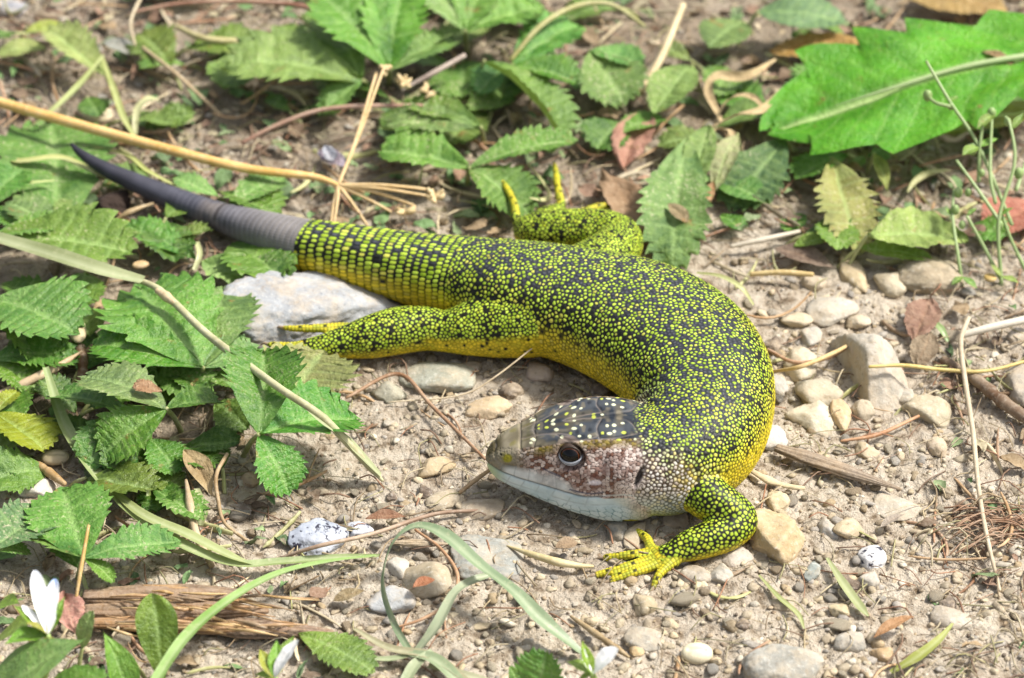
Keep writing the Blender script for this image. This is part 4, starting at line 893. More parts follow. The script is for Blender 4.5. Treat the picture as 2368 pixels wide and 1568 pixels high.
trifoliate('small green strawberry leaf at the end of the pale bent blade', (-30, 480, 5), [(48, 395, 7, .9, '#5c9f48', {}), (30, 520, 5, .6, '#5a9a40', {})], (-50, 500))
trifoliate('bright yellow green young strawberry leaflet beside the tan root', (-12, 955, 6), [(102, 1040, 5, .85, '#b6cf3a', dict(roll=.3)), (40, 905, 6, .5, '#a4c446', {})], (-40, 1000))
trifoliate('matt strawberry leaf with a pale dusty leaflet behind the bark strip', (195, 1292, 7), [(145, 1132, 8, .80, '#75bc62', dict(fold=.1, roll=.15)), (412, 1252, 6, .50, '#74b46a', dict(fold=.2)), (70, 1240, 5, .55, '#7abc66', dict(roll=-.2)), (262, 1345, 4, .55, '#6bb04a', {})], (180, 1340), M_DUSTY)
trifoliate('blue green strawberry leaf beside the matt one', (-25, 1270, 7), [(98, 1190, 7, .85, '#67a276', {}), (70, 1280, 4, .5, '#5f9f5a', {})], (-50, 1300), M_DUSTY)
BG = dict(fold=.28, corr=.06, wav=.07)
trifoliate('wide pale strawberry leaf above the yellow straw stalk', (838, 186, 9), [(522, 148, 10, .60, '#86c672', BG), (742, 262, 5, .60, '#76b670', BG), (720, 30, 8, .4, '#6cb468', BG)], (860, 215))
trifoliate('upright bright strawberry leaf behind the red runner', (900, 160, 10), [(745, -10, 16, .70, '#62b440', dict(fold=.3)), (930, -20, 16, .66, '#70bc4a', dict(fold=.3)), (1048, 92, 9, .5, '#84bc74', BG)], (900, 200))
trifoliate('grey green strawberry leaf with a backlit tip behind the dry flower', (1075, 70, 12), [(985, -30, 15, .75, '#84c080', BG), (1120, -40, 15, .75, '#6cbc5a', BG), (1250, 20, 13, .75, '#74be60', BG), (985, 105, 8, .55, '#8cc48c', BG)], (1080, 130))
trifoliate('folded strawberry leaf behind the lizard\'s far foot', (1185, 150, 9), [(1340, 195, 8, .55, '#5cac3a', dict(fold=.5)), (1105, 215, 6, .85, '#58ac6a', BG), (1335, 60, 10, .62, '#6cb46a', BG)], (1210, 190))
trifoliate('strawberry leaf with dusty fan-shaped leaflets beside the dry grass', (1365, 120, 9), [(1440, 238, 5, .95, '#66a45e', BG), (1488, 150, 8, .62, '#6cae64', BG)], (1380, 170), M_DUSTY)
trifoliate('toothed strawberry leaf lying beneath the lizard\'s far toes', (1085, 388, 7), [(882, 348, 8, .70, '#66b24c', BG), (1225, 490, 3, .80, '#62ac48', BG), (1325, 328, 8, .36, '#5c9e3a', dict(fold=.4))], (1080, 430), M_DUSTY)
trifoliate('dull strawberry leaf above the toothed one', (1112, 295, 8), [(890, 290, 8, .48, '#70a25e', BG), (930, 240, 8, .4, '#5c9a40', BG)], (1120, 340), M_DUSTY)
single('strawberry_leaflet', 'narrow curled green leaflet between the strawberry leaf clumps', (1120, 140, 11), (1305, 322, 5), .42, '#84b866', fold=.7, roll=.5)
single('rounded_leaf', 'smooth blue green oval leaf behind the yellowed leaf', (1752, 26, 9), (1955, 52, 9), .66, '#76b892', kind='ovate', fold=.1, corr=.02)
big = thing('dandelion_leaf', 'big shiny bright green leaf with a pale midrib', 'leaf', pt(2440, 110))
g = np.array(big.location)
leaf_part('blade', big, g, pt(2520, 105, 20), pt(1783, 290, 7), .50, '#74d428', M_BIG, kind='dand', fold=.10, arch=.03, corr=.05, wav=.05, teeth=5, nu=110, nv=31, seed=77, roll=.12)
tube_part('midrib', big, g, [pt(2520, 108, 21), pt(2250, 150, 19), pt(2060, 205, 15.5), pt(1930, 245, 11.5)], [.75, .55, .35, .08], '#c6dd9a', M_BLADE)
tube_part('stalk', big, g, [pt(2520, 105, 20), pt(2600, 90, 12), pt(2640, 80, -.5)], [.8, .9, 1.0], '#b6cf8a', M_BLADE)
single('dandelion_leaf', 'lighter leaf tucked beneath the big shiny leaf', (2440, 250, 8), (2150, 318, 5), .32, '#a8ca66', mat=M_BIG, kind='lance', fold=.15, corr=.0)
single('yellowed_leaf', 'yellowed leaf under the blue green oval leaf', (1780, 120, 4), (2010, 110, 6), .42, '#cdb93c', mat=M_DRY, kind='ovate', wav=.06, fold=.1)
single('yellowed_leaf', 'orange brown dead leaf behind the big shiny leaf', (2100, -10, 3), (2330, 30, 3), .7, '#c9a24a', mat=M_DRY, kind='ovate', wav=.06)
WL = dict(mat=M_DUSTY, wav=.05)
single('wilted_leaf', 'long dusty wilted leaf hanging beside the far hind foot', (1592, 322, 9), (1556, 622, 2), .38, '#86b87a', kind='straw', fold=.3, **WL)
single('wilted_leaf', 'small limp green leaf under the tan dry curl', (1640, 290, 9), (1600, 455, 6), .30, '#8fc080', kind='ovate', fold=.5, **WL)
single('wilted_leaf', 'limp pale leaf tip hanging next to the dry curl', (1705, 310, 9), (1655, 440, 5), .34, '#a2cca0', kind='ovate', fold=.4, **WL)
single('wilted_leaf', 'grey green leaf above the dry curl', (1600, 150, 8), (1512, 262, 6), .55, '#86b878', kind='ovate', fold=.2, **WL)
single('wilted_leaf', 'round green seedling leaf behind the dry curl', (1720, 50, 5), (1640, 110, 6), .8, '#80b874', kind='ovate', fold=.1, **WL)
single('shaded_leaf', 'dark blue green leaf in the shade of the big shiny leaf', (1815, 320, 6), (1690, 480, 2), .62, '#4a7c6a', mat=M_DUSTY, kind='straw', fold=.1)
single('shaded_leaf', 'green leaf lying flat beside the wilted leaf', (1650, 420, 3), (1780, 470, 3), .6, '#5fa65a', mat=M_DUSTY, kind='ovate')
single('wilted_leaf', 'crumpled pale strip leaf in front of the big shiny leaf', (1925, 365, 7), (1985, 585, 3), .40, '#a4c884', kind='straw', fold=.4, **WL)
single('wilted_leaf', 'crinkled light green leaf behind the weed stems', (2005, 545, 8), (2240, 555, 4), .62, '#aed09c', kind='ovate', fold=.2, corr=.10, mat=M_DUSTY, wav=.12)
single('wilted_leaf', 'green underside of the crinkled leaf touching the brown rock', (1985, 575, 5), (2160, 605, 3), .36, '#84b860', kind='ovate', fold=.2, mat=M_DUSTY, wav=.09)
single('wilted_leaf', 'thin pale leaf hanging from the big shiny leaf', (2022, 355, 8), (2052, 445, 5), .32, '#b8d4a0', kind='lance', fold=.4, **WL)
single('wilted_leaf', 'small green shred between crinkled leaf and purple chip', (1935, 545, 4), (1835, 570, 3), .45, '#7cb052', kind='ovate', **WL)
single('wilted_leaf', 'crumpled grey green leaf under the grey tail', (470, 605, 4), (575, 665, 4), .75, '#b4d4ae', kind='ovate', fold=.3, corr=.09, mat=M_DUSTY, wav=.12)
single('strawberry_leaflet', 'small toothed leaflet below the dark tail', (455, 600, 3), (292, 522, 5), .46, '#5ca04c', fold=.35)
single('strawberry_leaflet', 'soft green leaflet above the dark tail by the straw', (528, 478, 4), (655, 415, 5), .55, '#70b064', mat=M_DUSTY)
single('strawberry_leaflet', 'pale leaflet tip showing above the dark tail', (505, 455, 4), (405, 415, 5), .55, '#90c688', mat=M_DUSTY)
single('strawberry_leaflet', 'dull grey green leaflet under the lizard\'s toes', (640, 960, 4), (745, 815, 5), 1.0, '#a2c48a', mat=M_DUSTY, fold=.08)
single('strawberry_leaflet', 'small toothed leaf below the brown crumb leaf', (345, 1015, 6), (405, 1095, 4), .85, '#4e9a40')
single('strawberry_leaflet', 'little green leaflet hiding behind the grass stalk', (322, 1060, 4), (240, 1115, 3), .62, '#54a05a')
single('strawberry_leaflet', 'shadowed leaflet beneath the glossy leaf stem', (560, 905, 5), (485, 870, 6), .6, '#4a9038')
single('wilted_leaf', 'yellowish withered leaf hanging below the glossy leaf', (425, 1040, 7), (490, 1150, 3), .42, '#cbd09a', mat=M_DRY, kind='lance', fold=.5)
single('wilted_leaf', 'curled pale green leaf in the top corner litter', (245, 175, 5), (110, 70, 8), .5, '#a8cc90', kind='straw', fold=.5, **WL)
single('wilted_leaf', 'flat pale leaf beside the blue grey stone', (-10, 130, 4), (105, 110, 4), .55, '#a6c896', kind='ovate', **WL)
single('wilted_leaf', 'yellow green shrivelled leaf above the seed husk', (160, 60, 4), (60, 75, 6), .45, '#a9b860', kind='ovate', **WL)
rx = np.random.default_rng(313)
for k in range(104):
    zone = [(-30, 560, 430, 1110), (560, 1500, -30, 330), (1480, 2380, 60, 560), (-30, 560, 0, 300), (120, 480, 1080, 1330)][rx.choice(5, p=[.46, .28, .12, .09, .05])]
    x, y = rx.uniform(zone[0], zone[1]), rx.uniform(zone[2], zone[3]); an = rx.uniform(0, 6.28); L_ = rx.uniform(70, 165)
    if 560 < x < 900 and y > 560: continue
    single('strawberry_leaflet', ['dark green', 'mid green', 'deep green', 'pale green', 'yellowish green'][k % 5] + ' leaflet low in the shade near ' + near(x, y), (x, y, rx.uniform(1.5, 4)), (x + L_ * math.cos(an), y + L_ * .62 * math.sin(an), rx.uniform(2, 6)), rx.uniform(.55, .85), ['#4f9038', '#5fa040', '#437f36', '#77ac5a', '#6a9a48'][k % 5], group='low green leaflets', mat=M_DUSTY if k % 3 == 0 else M_LEAF, wav=.06, roll=rx.uniform(-.3, .3), nu=40, nv=13)
for k in range(46):
    x, y = (rx.uniform(-700, 2900), rx.uniform(-420, -40)) if k % 2 else (rx.uniform(-720, -70), rx.uniform(-300, 1250)); an = rx.uniform(0, 6.28); L_ = rx.uniform(110, 230)
    single('strawberry_leaflet', ['dark green', 'mid green', 'deep green', 'pale green', 'yellowish green'][k % 5] + ' leaflet in the ground cover beyond ' + near(x, y), (x, y, rx.uniform(2, 7)), (x + L_ * math.cos(an), y + L_ * .62 * math.sin(an), rx.uniform(2, 8)), rx.uniform(.6, .9), ['#4f9038', '#5fa040', '#437f36', '#77ac5a', '#6a9a48'][k % 5], group='ground cover leaflets', wav=.06, roll=rx.uniform(-.3, .3), nu=40, nv=13)
# dead brown leaves and chips
DL = dict(mat=M_DRY, kind='ovate', wav=.09, corr=.02)
single('dead_leaf', 'pinkish brown dead leaf beside the dusty wilted leaf', (1500, 260, 3), (1440, 390, 2), .42, '#c09a80', **DL)
single('dead_leaf', 'long reddish dead leaf behind the lizard\'s far foot', (1390, 395, 3), (1520, 590, 2), .28, '#b08c70', **DL)
single('dead_leaf', 'rust red dead leaf under the weed', (2390, 470, 2), (2290, 545, 2), .8, '#b5664a', **DL)
single('dead_leaf', 'purple brown bark chip behind the upright tan stone', (1790, 575, 2), (1930, 620, 2), .45, '#8d7668', mat=M_DRY, kind='lance', wav=.03)
single('dead_leaf', 'red brown dead leaf in the shade under the tail', (700, 610, 2), (560, 650, 2), .6, '#9c5a3c', **DL)
single('dead_leaf', 'brown crumb of dead leaf resting on the glossy strawberry leaf', (375, 905, 13.5), (308, 895, 14.5), .75, '#a9744e', mat=M_DRY, kind='straw', wav=.1)
single('dead_leaf', 'papery tan leaf fragment beside the white flower', (150, 1370, 5), (175, 1460, 6), .5, '#c9a483', **DL)
single('dead_leaf', 'red brown pointed scale behind the triangular stone', (2150, 690, 3), (2115, 790, 2), .55, '#b58873', **DL)
single('dead_leaf', 'second red brown scale pointing down', (2150, 770, 4), (2120, 850, 2), .62, '#b28570', **DL)
single('wood_chip', 'small orange brown chip on the sandy domed stone', (955, 1358, 5), (1005, 1340, 5), .55, '#c0683c', mat=M_DRY, kind='ovate', cat='chip')
single('wood_chip', 'pinkish square chip near the lizard\'s hand', (1285, 1265, 3), (1335, 1255, 3), .8, '#c7a58a', mat=M_DRY, kind='ovate', cat='chip')
single('wood_chip', 'brown bark chip at the edge of the bark strip', (770, 1390, 2), (845, 1365, 3), .5, '#a5825c', mat=M_DRY, kind='lance', cat='chip')
single('wood_chip', 'tan splinter chip on the bare soil', (2020, 1475, 2), (2115, 1425, 3), .28, '#cba15c', mat=M_DRY, kind='lance', cat='chip')
single('wood_chip', 'dark reddish flat chip near the snout', (845, 1200, 2), (940, 1195, 2), .35, '#9a6548', mat=M_DRY, kind='lance', cat='chip')
single('wood_chip', 'little orange flake stuck on the lizard\'s back', (1655, 911, 18.2), (1684, 928, 17.8), .5, '#d99a4e', mat=M_DRY, kind='ovate', cat='flake')
single('faded_petal', 'pale lilac withered petal under the golden straw hub', (735, 350, 4), (800, 385, 4), .5, '#d8cbdc', mat=M_DRY, kind='ovate', cat='petal', wav=.15)
single('faded_petal', 'curled white lilac petal beside the withered one', (750, 335, 6), (770, 372, 5), .6, '#e6dfe6', mat=M_DRY, kind='petal', cat='petal', wav=.15)
single('dead_leaf', 'tan torn scrap lying on the dusty wilted leaf', (1545, 470, 8.5), (1590, 515, 6.5), .6, '#cfae78', **DL)
single('dead_leaf', 'pinkish brown curl at the foot of the wilted leaf', (1650, 420, 7), (1615, 500, 4), .3, '#c8926c', **DL)
single('dead_leaf', 'brown withered tip lying on the big shiny leaf', (2270, 120, 19.5), (2350, 150, 18.5), .35, '#b08a52', **DL)
single('paper_scrap', 'small white scrap in the leaf litter', (240, 95, 5), (318, 125, 4), .6, '#e8e4e6', mat=M_DRY, kind='ovate', cat='scrap', wav=.08)
single('bark_chip', 'white flake of shell on the bare soil', (2035, 1220, 2), (2090, 1190, 3), .35, '#e6e0da', mat=M_DRY, kind='lance', cat='flake')
# ------------------------------------------------------------------ grass, stalks, twigs
def blade_geo(pts, w, fold=.35, twist=0., n=48):
    C = catmull(np.array(pts), n); T, S, U = frames(C); ww = np.interp(np.linspace(0, 1, n), np.linspace(0, 1, len(w)), w)[:, None] * MM
    tw = np.asarray(twist) if np.ndim(twist) else np.array([0, twist]); a = np.interp(np.linspace(0, 1, n), np.linspace(0, 1, len(tw)), tw)[:, None]
    S, U = S * np.cos(a) + U * np.sin(a), U * np.cos(a) - S * np.sin(a)
    k = np.array([-1, -.55, 0, .55, 1.0])
    P = C[:, None] + S[:, None] * (k[None] * ww)[..., None] + U[:, None] * (np.abs(k)[None] * ww * fold)[..., None]
    vein = np.tile(np.array([.1, 0, .8, 0, .1]), n)
    return P.reshape(-1, 3), grid_faces(n, 5), vein
def blade(label, pts, w, color, fold=.35, twist=0., name='grass_strand', cat='grass blade', group=None, parent=None, base=None):
    P3 = [pt(*p) for p in pts]; g = P3[0].copy() if base is None else base
    P, Q, vn = blade_geo(P3, w, fold, twist); me = mesh_np(name, P - g, Q); add_color(me, 'vein', vn)
    o = link(name, me, M_BLADE, parent, sat(lin(color, .78), 1.1), None if parent else g)
    return o if parent else tag(o, label, cat, group)
def twig(label, pts, r, color, name='twig', cat='twig', group=None, mat=None, seg=8, knots=0.):
    P3 = np.array([pt(*p) for p in pts]); g = P3[0].copy(); C = catmull(P3, max(10, len(pts) * 9)); rr = np.interp(np.linspace(0, 1, len(C)), np.linspace(0, 1, len(r)), r) * MM
    SEED[0] += 1; rr = rr * (1 + knots * vn2(np.arange(len(C)) * .35, np.zeros(len(C)) + SEED[0], 3) * 2)
    V_, Q, T = tube_geo(C, rr, seg=seg); return tag(link(name, mesh_np(name, V_ - g, Q, T), mat or M_STRAW, None, lin(color, .85), g), label, cat, group)
blade('long grey green grass stalk bent over the strawberry leaves', [(-20, 548, 11), (120, 590, 13), (240, 628, 14), (330, 650, 14)], [1.6, 2.1, 1.9, 1.2], '#9fb596', .3)
st = thing('grass_stalk', 'long straw green stalk with a swollen tan node on strawberry leaves', 'grass stalk', pt(270, 620)); g = np.array(st.location)
tube_part('stem', st, g, [pt(240, 628, 12), pt(340, 655, 13), pt(392, 690, 13), pt(470, 765, 13), pt(560, 835, 16), pt(650, 900, 18.5), pt(740, 960, 16), pt(800, 1020, 10), pt(850, 1075, 4), pt(885, 1112, 1)], [.5, .6, .75, .75, .8, .7, .75, .8, .7, .3], '#b9b98a')
tube_part('node', st, g, [pt(362, 672, 13.2), pt(385, 686, 13.4), pt(405, 702, 13.2)], [.55, 1.05, .6], '#cbb184')
blade('', [(690, 925, 17.8), (750, 975, 15), (810, 1030, 9), (880, 1100, 2)], [.5, 1.4, 1.5, .6], '#b9c08f', .3, parent=st, base=g, name='sheath')
blade('long grass blade curving under the strawberry leaves to the blue white stone', [(105, 850, 9), (150, 985, 6), (215, 1090, 4), (300, 1185, 4), (420, 1262, 4), (540, 1305, 3), (650, 1300, 2.5), (780, 1290, 2), (880, 1285, 1.6)], [.6, 1.3, 1.5, 1.4, 1.5, 1.1, .9, .7, .3], '#8fb07a', .4, [0, .4, 0, -.4])
blade('second flat blade lying alongside the long grass blade', [(240, 1115, 3), (330, 1190, 5), (430, 1235, 5), (530, 1285, 4), (600, 1310, 2)], [.5, 1.2, 1.4, 1.2, .4], '#9db684', .2, .3)
blade('bright green bowed blade rising over the bark strip', [(350, 1590, 12), (430, 1475, 12), (530, 1390, 10), (640, 1330, 8), (750, 1302, 5), (870, 1285, 2)], [1.0, 1.2, 1.1, 1.0, .8, .3], '#86bc68', .4, .3)
blade('arched grey green grass blade looping on bare soil', [(955, 1520, 1.2), (912, 1440, 3), (888, 1350, 6), (905, 1265, 9), (960, 1218, 11), (1030, 1240, 11), (1110, 1310, 9), (1190, 1370, 7.5), (1260, 1440, 5), (1345, 1512, 2)], [.6, .7, .95, .6, 1.0, 1.45, 1.4, 1.3, 1.5, .8], '#86aa98', .35, [0, 1.1, 1.3, .2, 0, .3, -.2, .3])
blade('pale grass blade rising to meet the arched blade', [(960, 1515, 1.4), (1010, 1450, 4), (1050, 1375, 6), (1090, 1345, 6), (1130, 1330, 5)], [.8, 1.25, .95, .9, .5], '#9fbab0', .4, [.3, .2, -.5])
tuf = thing('grass_tuft', 'broken tuft of dry and green grass blades under the arched blade', 'grass', pt(960, 1515)); g = np.array(tuf.location)
for k, (pp, w, c) in enumerate([([(820, 1455, 1.5), (900, 1500, 2.4), (1000, 1520, 2.6), (1080, 1575, 2)], [.4, .9, 1.1, .6], '#b7ac86'), ([(940, 1510, 2.5), (1010, 1530, 2.8), (1080, 1600, 1.5)], [.8, 1.4, 1.2], '#8fae9a'), ([(820, 1520, 1.2), (900, 1525, 2), (960, 1512, 2.6)], [.4, .7, .6], '#9fbba2'), ([(930, 1590, 1), (960, 1540, 2.4), (1000, 1505, 3)], [1.0, 1.2, .6], '#a8c4b0'), ([(990, 1540, 2), (1100, 1570, 2), (1180, 1600, 1)], [.8, 1.0, .9], '#a9a682')]):
    blade('', pp, w, c, parent=tuf, base=g, name='blade')
blade('short loose green blade lying on bare gravel', [(1912, 1290, 1.6), (1950, 1350, 2), (1990, 1405, 1.4), (2008, 1425, .8)], [.3, .9, .9, .2], '#9fb58c', .3)
blade('yellow green grass sliver on the bare soil', [(1755, 1330, 1), (1800, 1380, 1.6), (1845, 1420, 1.4), (1860, 1455, .6)], [.2, .5, .5, .15], '#a0a850', .2)
blade('wide green blade lying in the lower gravel beside the ochre pebble', [(2060, 1555, 1), (2120, 1520, 2.4), (2170, 1480, 2.6), (2205, 1440, 1)], [.5, 1.2, .8, .2], '#a3b862', .2)
blade('thin pale green blade bent like an elbow above the straw stalk', [(52, 305, 3), (110, 265, 7), (180, 200, 9), (240, 128, 8)], [.3, .6, .8, .3], '#b4cf90', .3)
blade('thin green blade dropping from the bent blade to the straw', [(238, 135, 8), (262, 205, 7), (285, 270, 6), (312, 318, 5)], [.3, .7, .7, .3], '#a9c076', .3)
blade('pale hooked blade beside the cream seed', [(312, 312, 4), (318, 255, 7), (345, 228, 8), (372, 236, 6)], [.5, .8, .9, .3], '#cfe0c0', .3)
blade('pale green bent blade lying below the grey tail', [(-15, 330, 4), (35, 372, 6), (140, 366, 7), (230, 405, 6), (330, 446, 3.4), (420, 462, 2)], [.4, .9, 1.0, .8, .9, .3], '#cfe2a6', .3, .3)
blade('thin green stem zigzagging above the grey tail', [(170, 332, 5), (290, 358, 6), (340, 395, 5), (410, 432, 3)], [.3, .5, .5, .3], '#a9bf62', .4)
blade('short pale blade at the left edge near the bent blade', [(-15, 432, 6), (60, 424, 7), (125, 418, 6)], [.4, .5, .3], '#bcd89a', .3)
blade('pale green stem beside the crumpled leaf under the tail', [(455, 560, 5), (462, 590, 5), (450, 625, 4)], [.5, .6, .5], '#c4d8b0', .4)
blade('curled wilted grass blade hugging the lizard\'s back', [(1610, 632, 3), (1665, 640, 5), (1712, 665, 5), (1742, 705, 2)], [.4, .6, .6, .3], '#b6b86a', .4)
blade('short green blade stuck beside the triangular stone', [(2145, 730, 2), (2175, 760, 2.4), (2192, 790, 1)], [.3, .8, .3], '#7fae72', .3)
blade('pale split blade hanging under the glossy strawberry leaf', [(455, 1130, 4), (470, 1180, 3), (462, 1215, 1.5)], [.5, 1.0, .7], '#bcd0b0', .3)
blade('green seedling stem under the glossy strawberry leaf', [(340, 1060, 5), (342, 1110, 4), (345, 1160, 2), (352, 1230, .5)], [.5, .5, .4, .2], '#8fb060', .4)
# the yellow straw with its dry umbel
um = thing('dry_umbel_stalk', 'thick golden straw stalk ending in a dry spoked flower head', 'straw', pt(400, 330)); g = np.array(um.location)
tube_part('stalk', um, g, [pt(-60, 220, 9), pt(150, 280, 9), pt(350, 335, 8.5), pt(560, 388, 8), pt(720, 408, 7.5), pt(782, 428, 7)], [1.05, 1.1, 1.05, .95, .75, .5], '#f2c062', seg=12)
hub = (782, 428, 7)
for e in [[(820, 330, 12), (862, 195, 17), (870, 170, 17)], [(835, 300, 12), (885, 165, 18), (900, 155, 18)], [(880, 428, 8), (985, 438, 7), (1005, 448, 6)], [(880, 436, 7.5), (985, 452, 6.5)], [(870, 445, 6.5), (950, 472, 4.5), (958, 480, 4)], [(850, 460, 5), (905, 490, 3)], [(815, 470, 4.5), (850, 522, 1.5)], [(772, 470, 4.5), (765, 520, 2)], [(780, 465, 5), (772, 520, 2)]]:
    tube_part('ray', um, g, [pt(*hub)] + [pt(*p) for p in e], [.42, .33, .25], '#ecc88a')
rs = np.random.default_rng(5)
for k, (x, y, z, n_) in enumerate([(1005, 455, 6, 9), (935, 492, 3.2, 7), (930, 195, 14, 9), (985, 215, 10, 8), (890, 160, 17, 4)]):
    Vs, Qs, Ts = [], [], []; o = 0; c0 = pt(x, y, z)
    for j in range(n_):
        d = rs.normal(size=3); d[2] = abs(d[2]) * .5; d = unit(d) * rs.uniform(.0012, .0028); V_, Q, T = tube_geo(catmull(np.array([c0, c0 + d * .5 + rs.normal(size=3) * .0004, c0 + d]), 7), np.array([.3, .42, .55, .6, .5, .4, .15]) * MM, seg=6)
        Vs.append(V_); Qs.append(Q + o); Ts.append(T + o); o += len(V_)
    link('seed_head', mesh_np('seed_head', np.vstack(Vs) - g, np.vstack(Qs), np.vstack(Ts)), M_STRAW, um, lin('#d8bd86', .85))
RUN = '#a9705c'
twig('reddish strawberry runner arching over the leaves behind the tail', [(300, 30, 7), (420, 8, 9), (560, 4, 11), (700, 15, 12), (800, 55, 13), (880, 100, 12), (945, 128, 9)], [.35, .45, .5, .55, .6, .6, .5], RUN, 'strawberry_runner', 'runner')
twig('pinkish runner passing behind the dry umbel', [(560, 330, 2), (640, 290, 5), (740, 255, 8), (860, 245, 9), (1040, 245, 8)], [.35, .5, .5, .5, .4], '#b98a78', 'strawberry_runner', 'runner')
twig('dull purple stem behind the dry flower', [(930, 208, 8), (1000, 170, 10), (1075, 128, 11)], [.4, .6, .55], '#a8958e', 'strawberry_runner', 'runner')
twig('yellow green arching stem above the folded strawberry leaf', [(1180, 140, 9), (1250, 60, 13), (1330, 15, 14), (1410, 10, 14), (1490, 60, 12)], [.5, .6, .6, .5, .4], '#a5a45a', 'strawberry_runner', 'runner')
twig('pale tan stem end lying among the left strawberry leaves', [(-20, 925, 3), (60, 885, 5), (130, 850, 6), (190, 812, 6)], [.9, .95, .8, .2], '#d2b48c', 'root', 'root', knots=.15)
twig('thick brown root standing beside the pale stem end', [(185, 800, 5), (192, 860, 2.5), (190, 930, .6)], [1.0, 1.3, 1.5], '#7d5c40', 'root', 'root', M_STRAW, knots=.2)
twig('brown stem behind the pale strawberry leaf', [(190, 820, 4), (260, 770, 5), (320, 735, 5)], [.5, .9, .5], '#9a7a50', 'root', 'root', knots=.2)
twig('tan straw stem leaning behind the dusty wilted leaf', [(1480, 215, 4), (1530, 130, 8), (1580, 10, 12)], [.8, .9, .7], '#d9c292', 'straw', 'straw')
twig('pale broken straw end behind the strawberry leaf', [(1465, 225, 3), (1500, 175, 5), (1540, 110, 6)], [1.0, 1.1, .8], '#e2d0ac', 'straw', 'straw')
dc = thing('dry_curl', 'tan shrivelled leaf curls above the dusty wilted leaf', 'dead leaf', pt(1690, 250)); g = np.array(dc.location)
for pp, r in [([(1795, 138, 7), (1730, 175, 8), (1660, 180, 8), (1640, 215, 7), (1665, 280, 6)], [.3, 1.0, 1.3, 1.0, .6]), ([(1640, 300, 6), (1700, 270, 9), (1760, 255, 9), (1810, 205, 7)], [.5, .9, .8, .4]), ([(1660, 270, 7), (1690, 230, 10), (1740, 225, 10), (1770, 260, 8)], [.4, .7, .7, .4]), ([(1640, 330, 6), (1660, 300, 8), (1690, 310, 8), (1680, 340, 6), (1650, 335, 6)], [.5, .8, .8, .7, .4])]:
    P, Q, vn_ = blade_geo([pt(*p) for p in pp], r, .5, [0, .8, -.6, .5]); me = mesh_np('curl', P - g, Q); add_color(me, 'vein', vn_); link('curl', me, M_DRY, dc, lin('#d8c08c', .8))
twig('thin tan stem running down the bare soil at the right', [(2240, 735, 4), (2222, 790, 5), (2232, 880, 4), (2250, 1000, 3), (2262, 1120, 2.5), (2280, 1230, 2.5), (2312, 1365, 1)], [.45, .5, .5, .5, .45, .45, .3], '#c9b79c', 'dry_straw', 'stem')
twig('dark brown twig behind the thin tan stem', [(2180, 830, 1.5), (2260, 880, 2.4), (2320, 930, 2.4), (2400, 985, 1.5)], [.8, 1.1, 1.3, 1.4], '#6f523f', knots=.2, mat=M_STRAW)
twig('yellow grass stem lying across the triangular stone', [(2010, 848, 8), (2090, 845, 7), (2180, 855, 4), (2280, 858, 3.6), (2390, 830, 2)], [.3, .4, .4, .35, .3], '#c9b04c', 'dry_straw', 'stem')
twig('white straw piece at the right edge', [(2225, 775, 3), (2300, 755, 4), (2390, 735, 4)], [.7, .8, .8], '#ded6c8', 'straw', 'straw')
twig('golden straw leaning on the tall cream stone', [(1770, 862, 2), (1850, 848, 8), (1930, 815, 6), (1975, 790, 3)], [.3, .45, .45, .3], '#d8b878', 'straw', 'straw')
twig('brown needle under the golden straw', [(1775, 808, 2), (1840, 838, 3), (1920, 825, 3.4), (2000, 775, 4)], [.3, .4, .4, .3], '#a9714e', 'pine_needle', 'needle')
twig('orange needle pointing at the flat wedge stone', [(1945, 1020, 1.4), (2030, 1005, 2), (2125, 962, 2)], [.25, .4, .3], '#c08458', 'pine_needle', 'needle')
twig('thin red needle in front of the lizard\'s snout', [(800, 920, 2), (920, 865, 3), (1000, 940, 3), (1122, 1062, 3)], [.3, .4, .4, .3], '#9b6a48', 'pine_needle', 'needle')
twig('hair-thin straw hanging from the lizard\'s belly', [(900, 930, 1.5), (1060, 915, 2), (1140, 875, 4), (1250, 790, 8)], [.14, .18, .18, .14], '#d6c3a2', 'straw_hair', 'straw')
twig('short brown straw touching the lizard\'s chin', [(1062, 1140, 1.2), (1100, 1110, 2), (1135, 1085, 4)], [.35, .45, .35], '#b08a5c', 'straw', 'straw')
twig('brown runner crossing the speckled blue white stone', [(650, 1290, 1), (740, 1262, 5), (860, 1235, 4), (1000, 1190, 2), (1110, 1180, 1)], [.3, .4, .4, .4, .3], '#9c7a66', 'strawberry_runner', 'runner')
twig('fine red brown bow-shaped needle inside the arched blade', [(960, 1225, 2), (1020, 1270, 2.5), (1058, 1330, 2.5), (1040, 1390, 2), (980, 1430, 1.5), (920, 1450, 1)], [.25, .3, .35, .35, .3, .2], '#b58058', 'pine_needle', 'needle')
twig('pale grass spikelet pointing to the lizard\'s fingers', [(1172, 1262, 1.2), (1230, 1282, 2), (1290, 1300, 2.2), (1340, 1308, 1.6), (1372, 1310, 1)], [.15, .6, .8, .5, .3], '#d6c58e', 'grass_spikelet', 'spikelet')
twig('brown twig in the soil below the lizard\'s hand', [(1320, 1425, .8), (1370, 1460, 1.6), (1420, 1495, 1.6), (1455, 1520, .8)], [.3, .6, .6, .3], '#a58a5e', knots=.15)
twig('yellow straw behind the oval buff pebble', [(1735, 634, 2), (1810, 630, 3), (1880, 635, 3)], [.5, .6, .5], '#cdb06a', 'straw', 'straw')
twig('white straw sliver behind the lizard\'s back', [(1690, 570, 2), (1760, 555, 3), (1850, 535, 3)], [.4, .6, .4], '#e2d8c6', 'straw', 'straw')
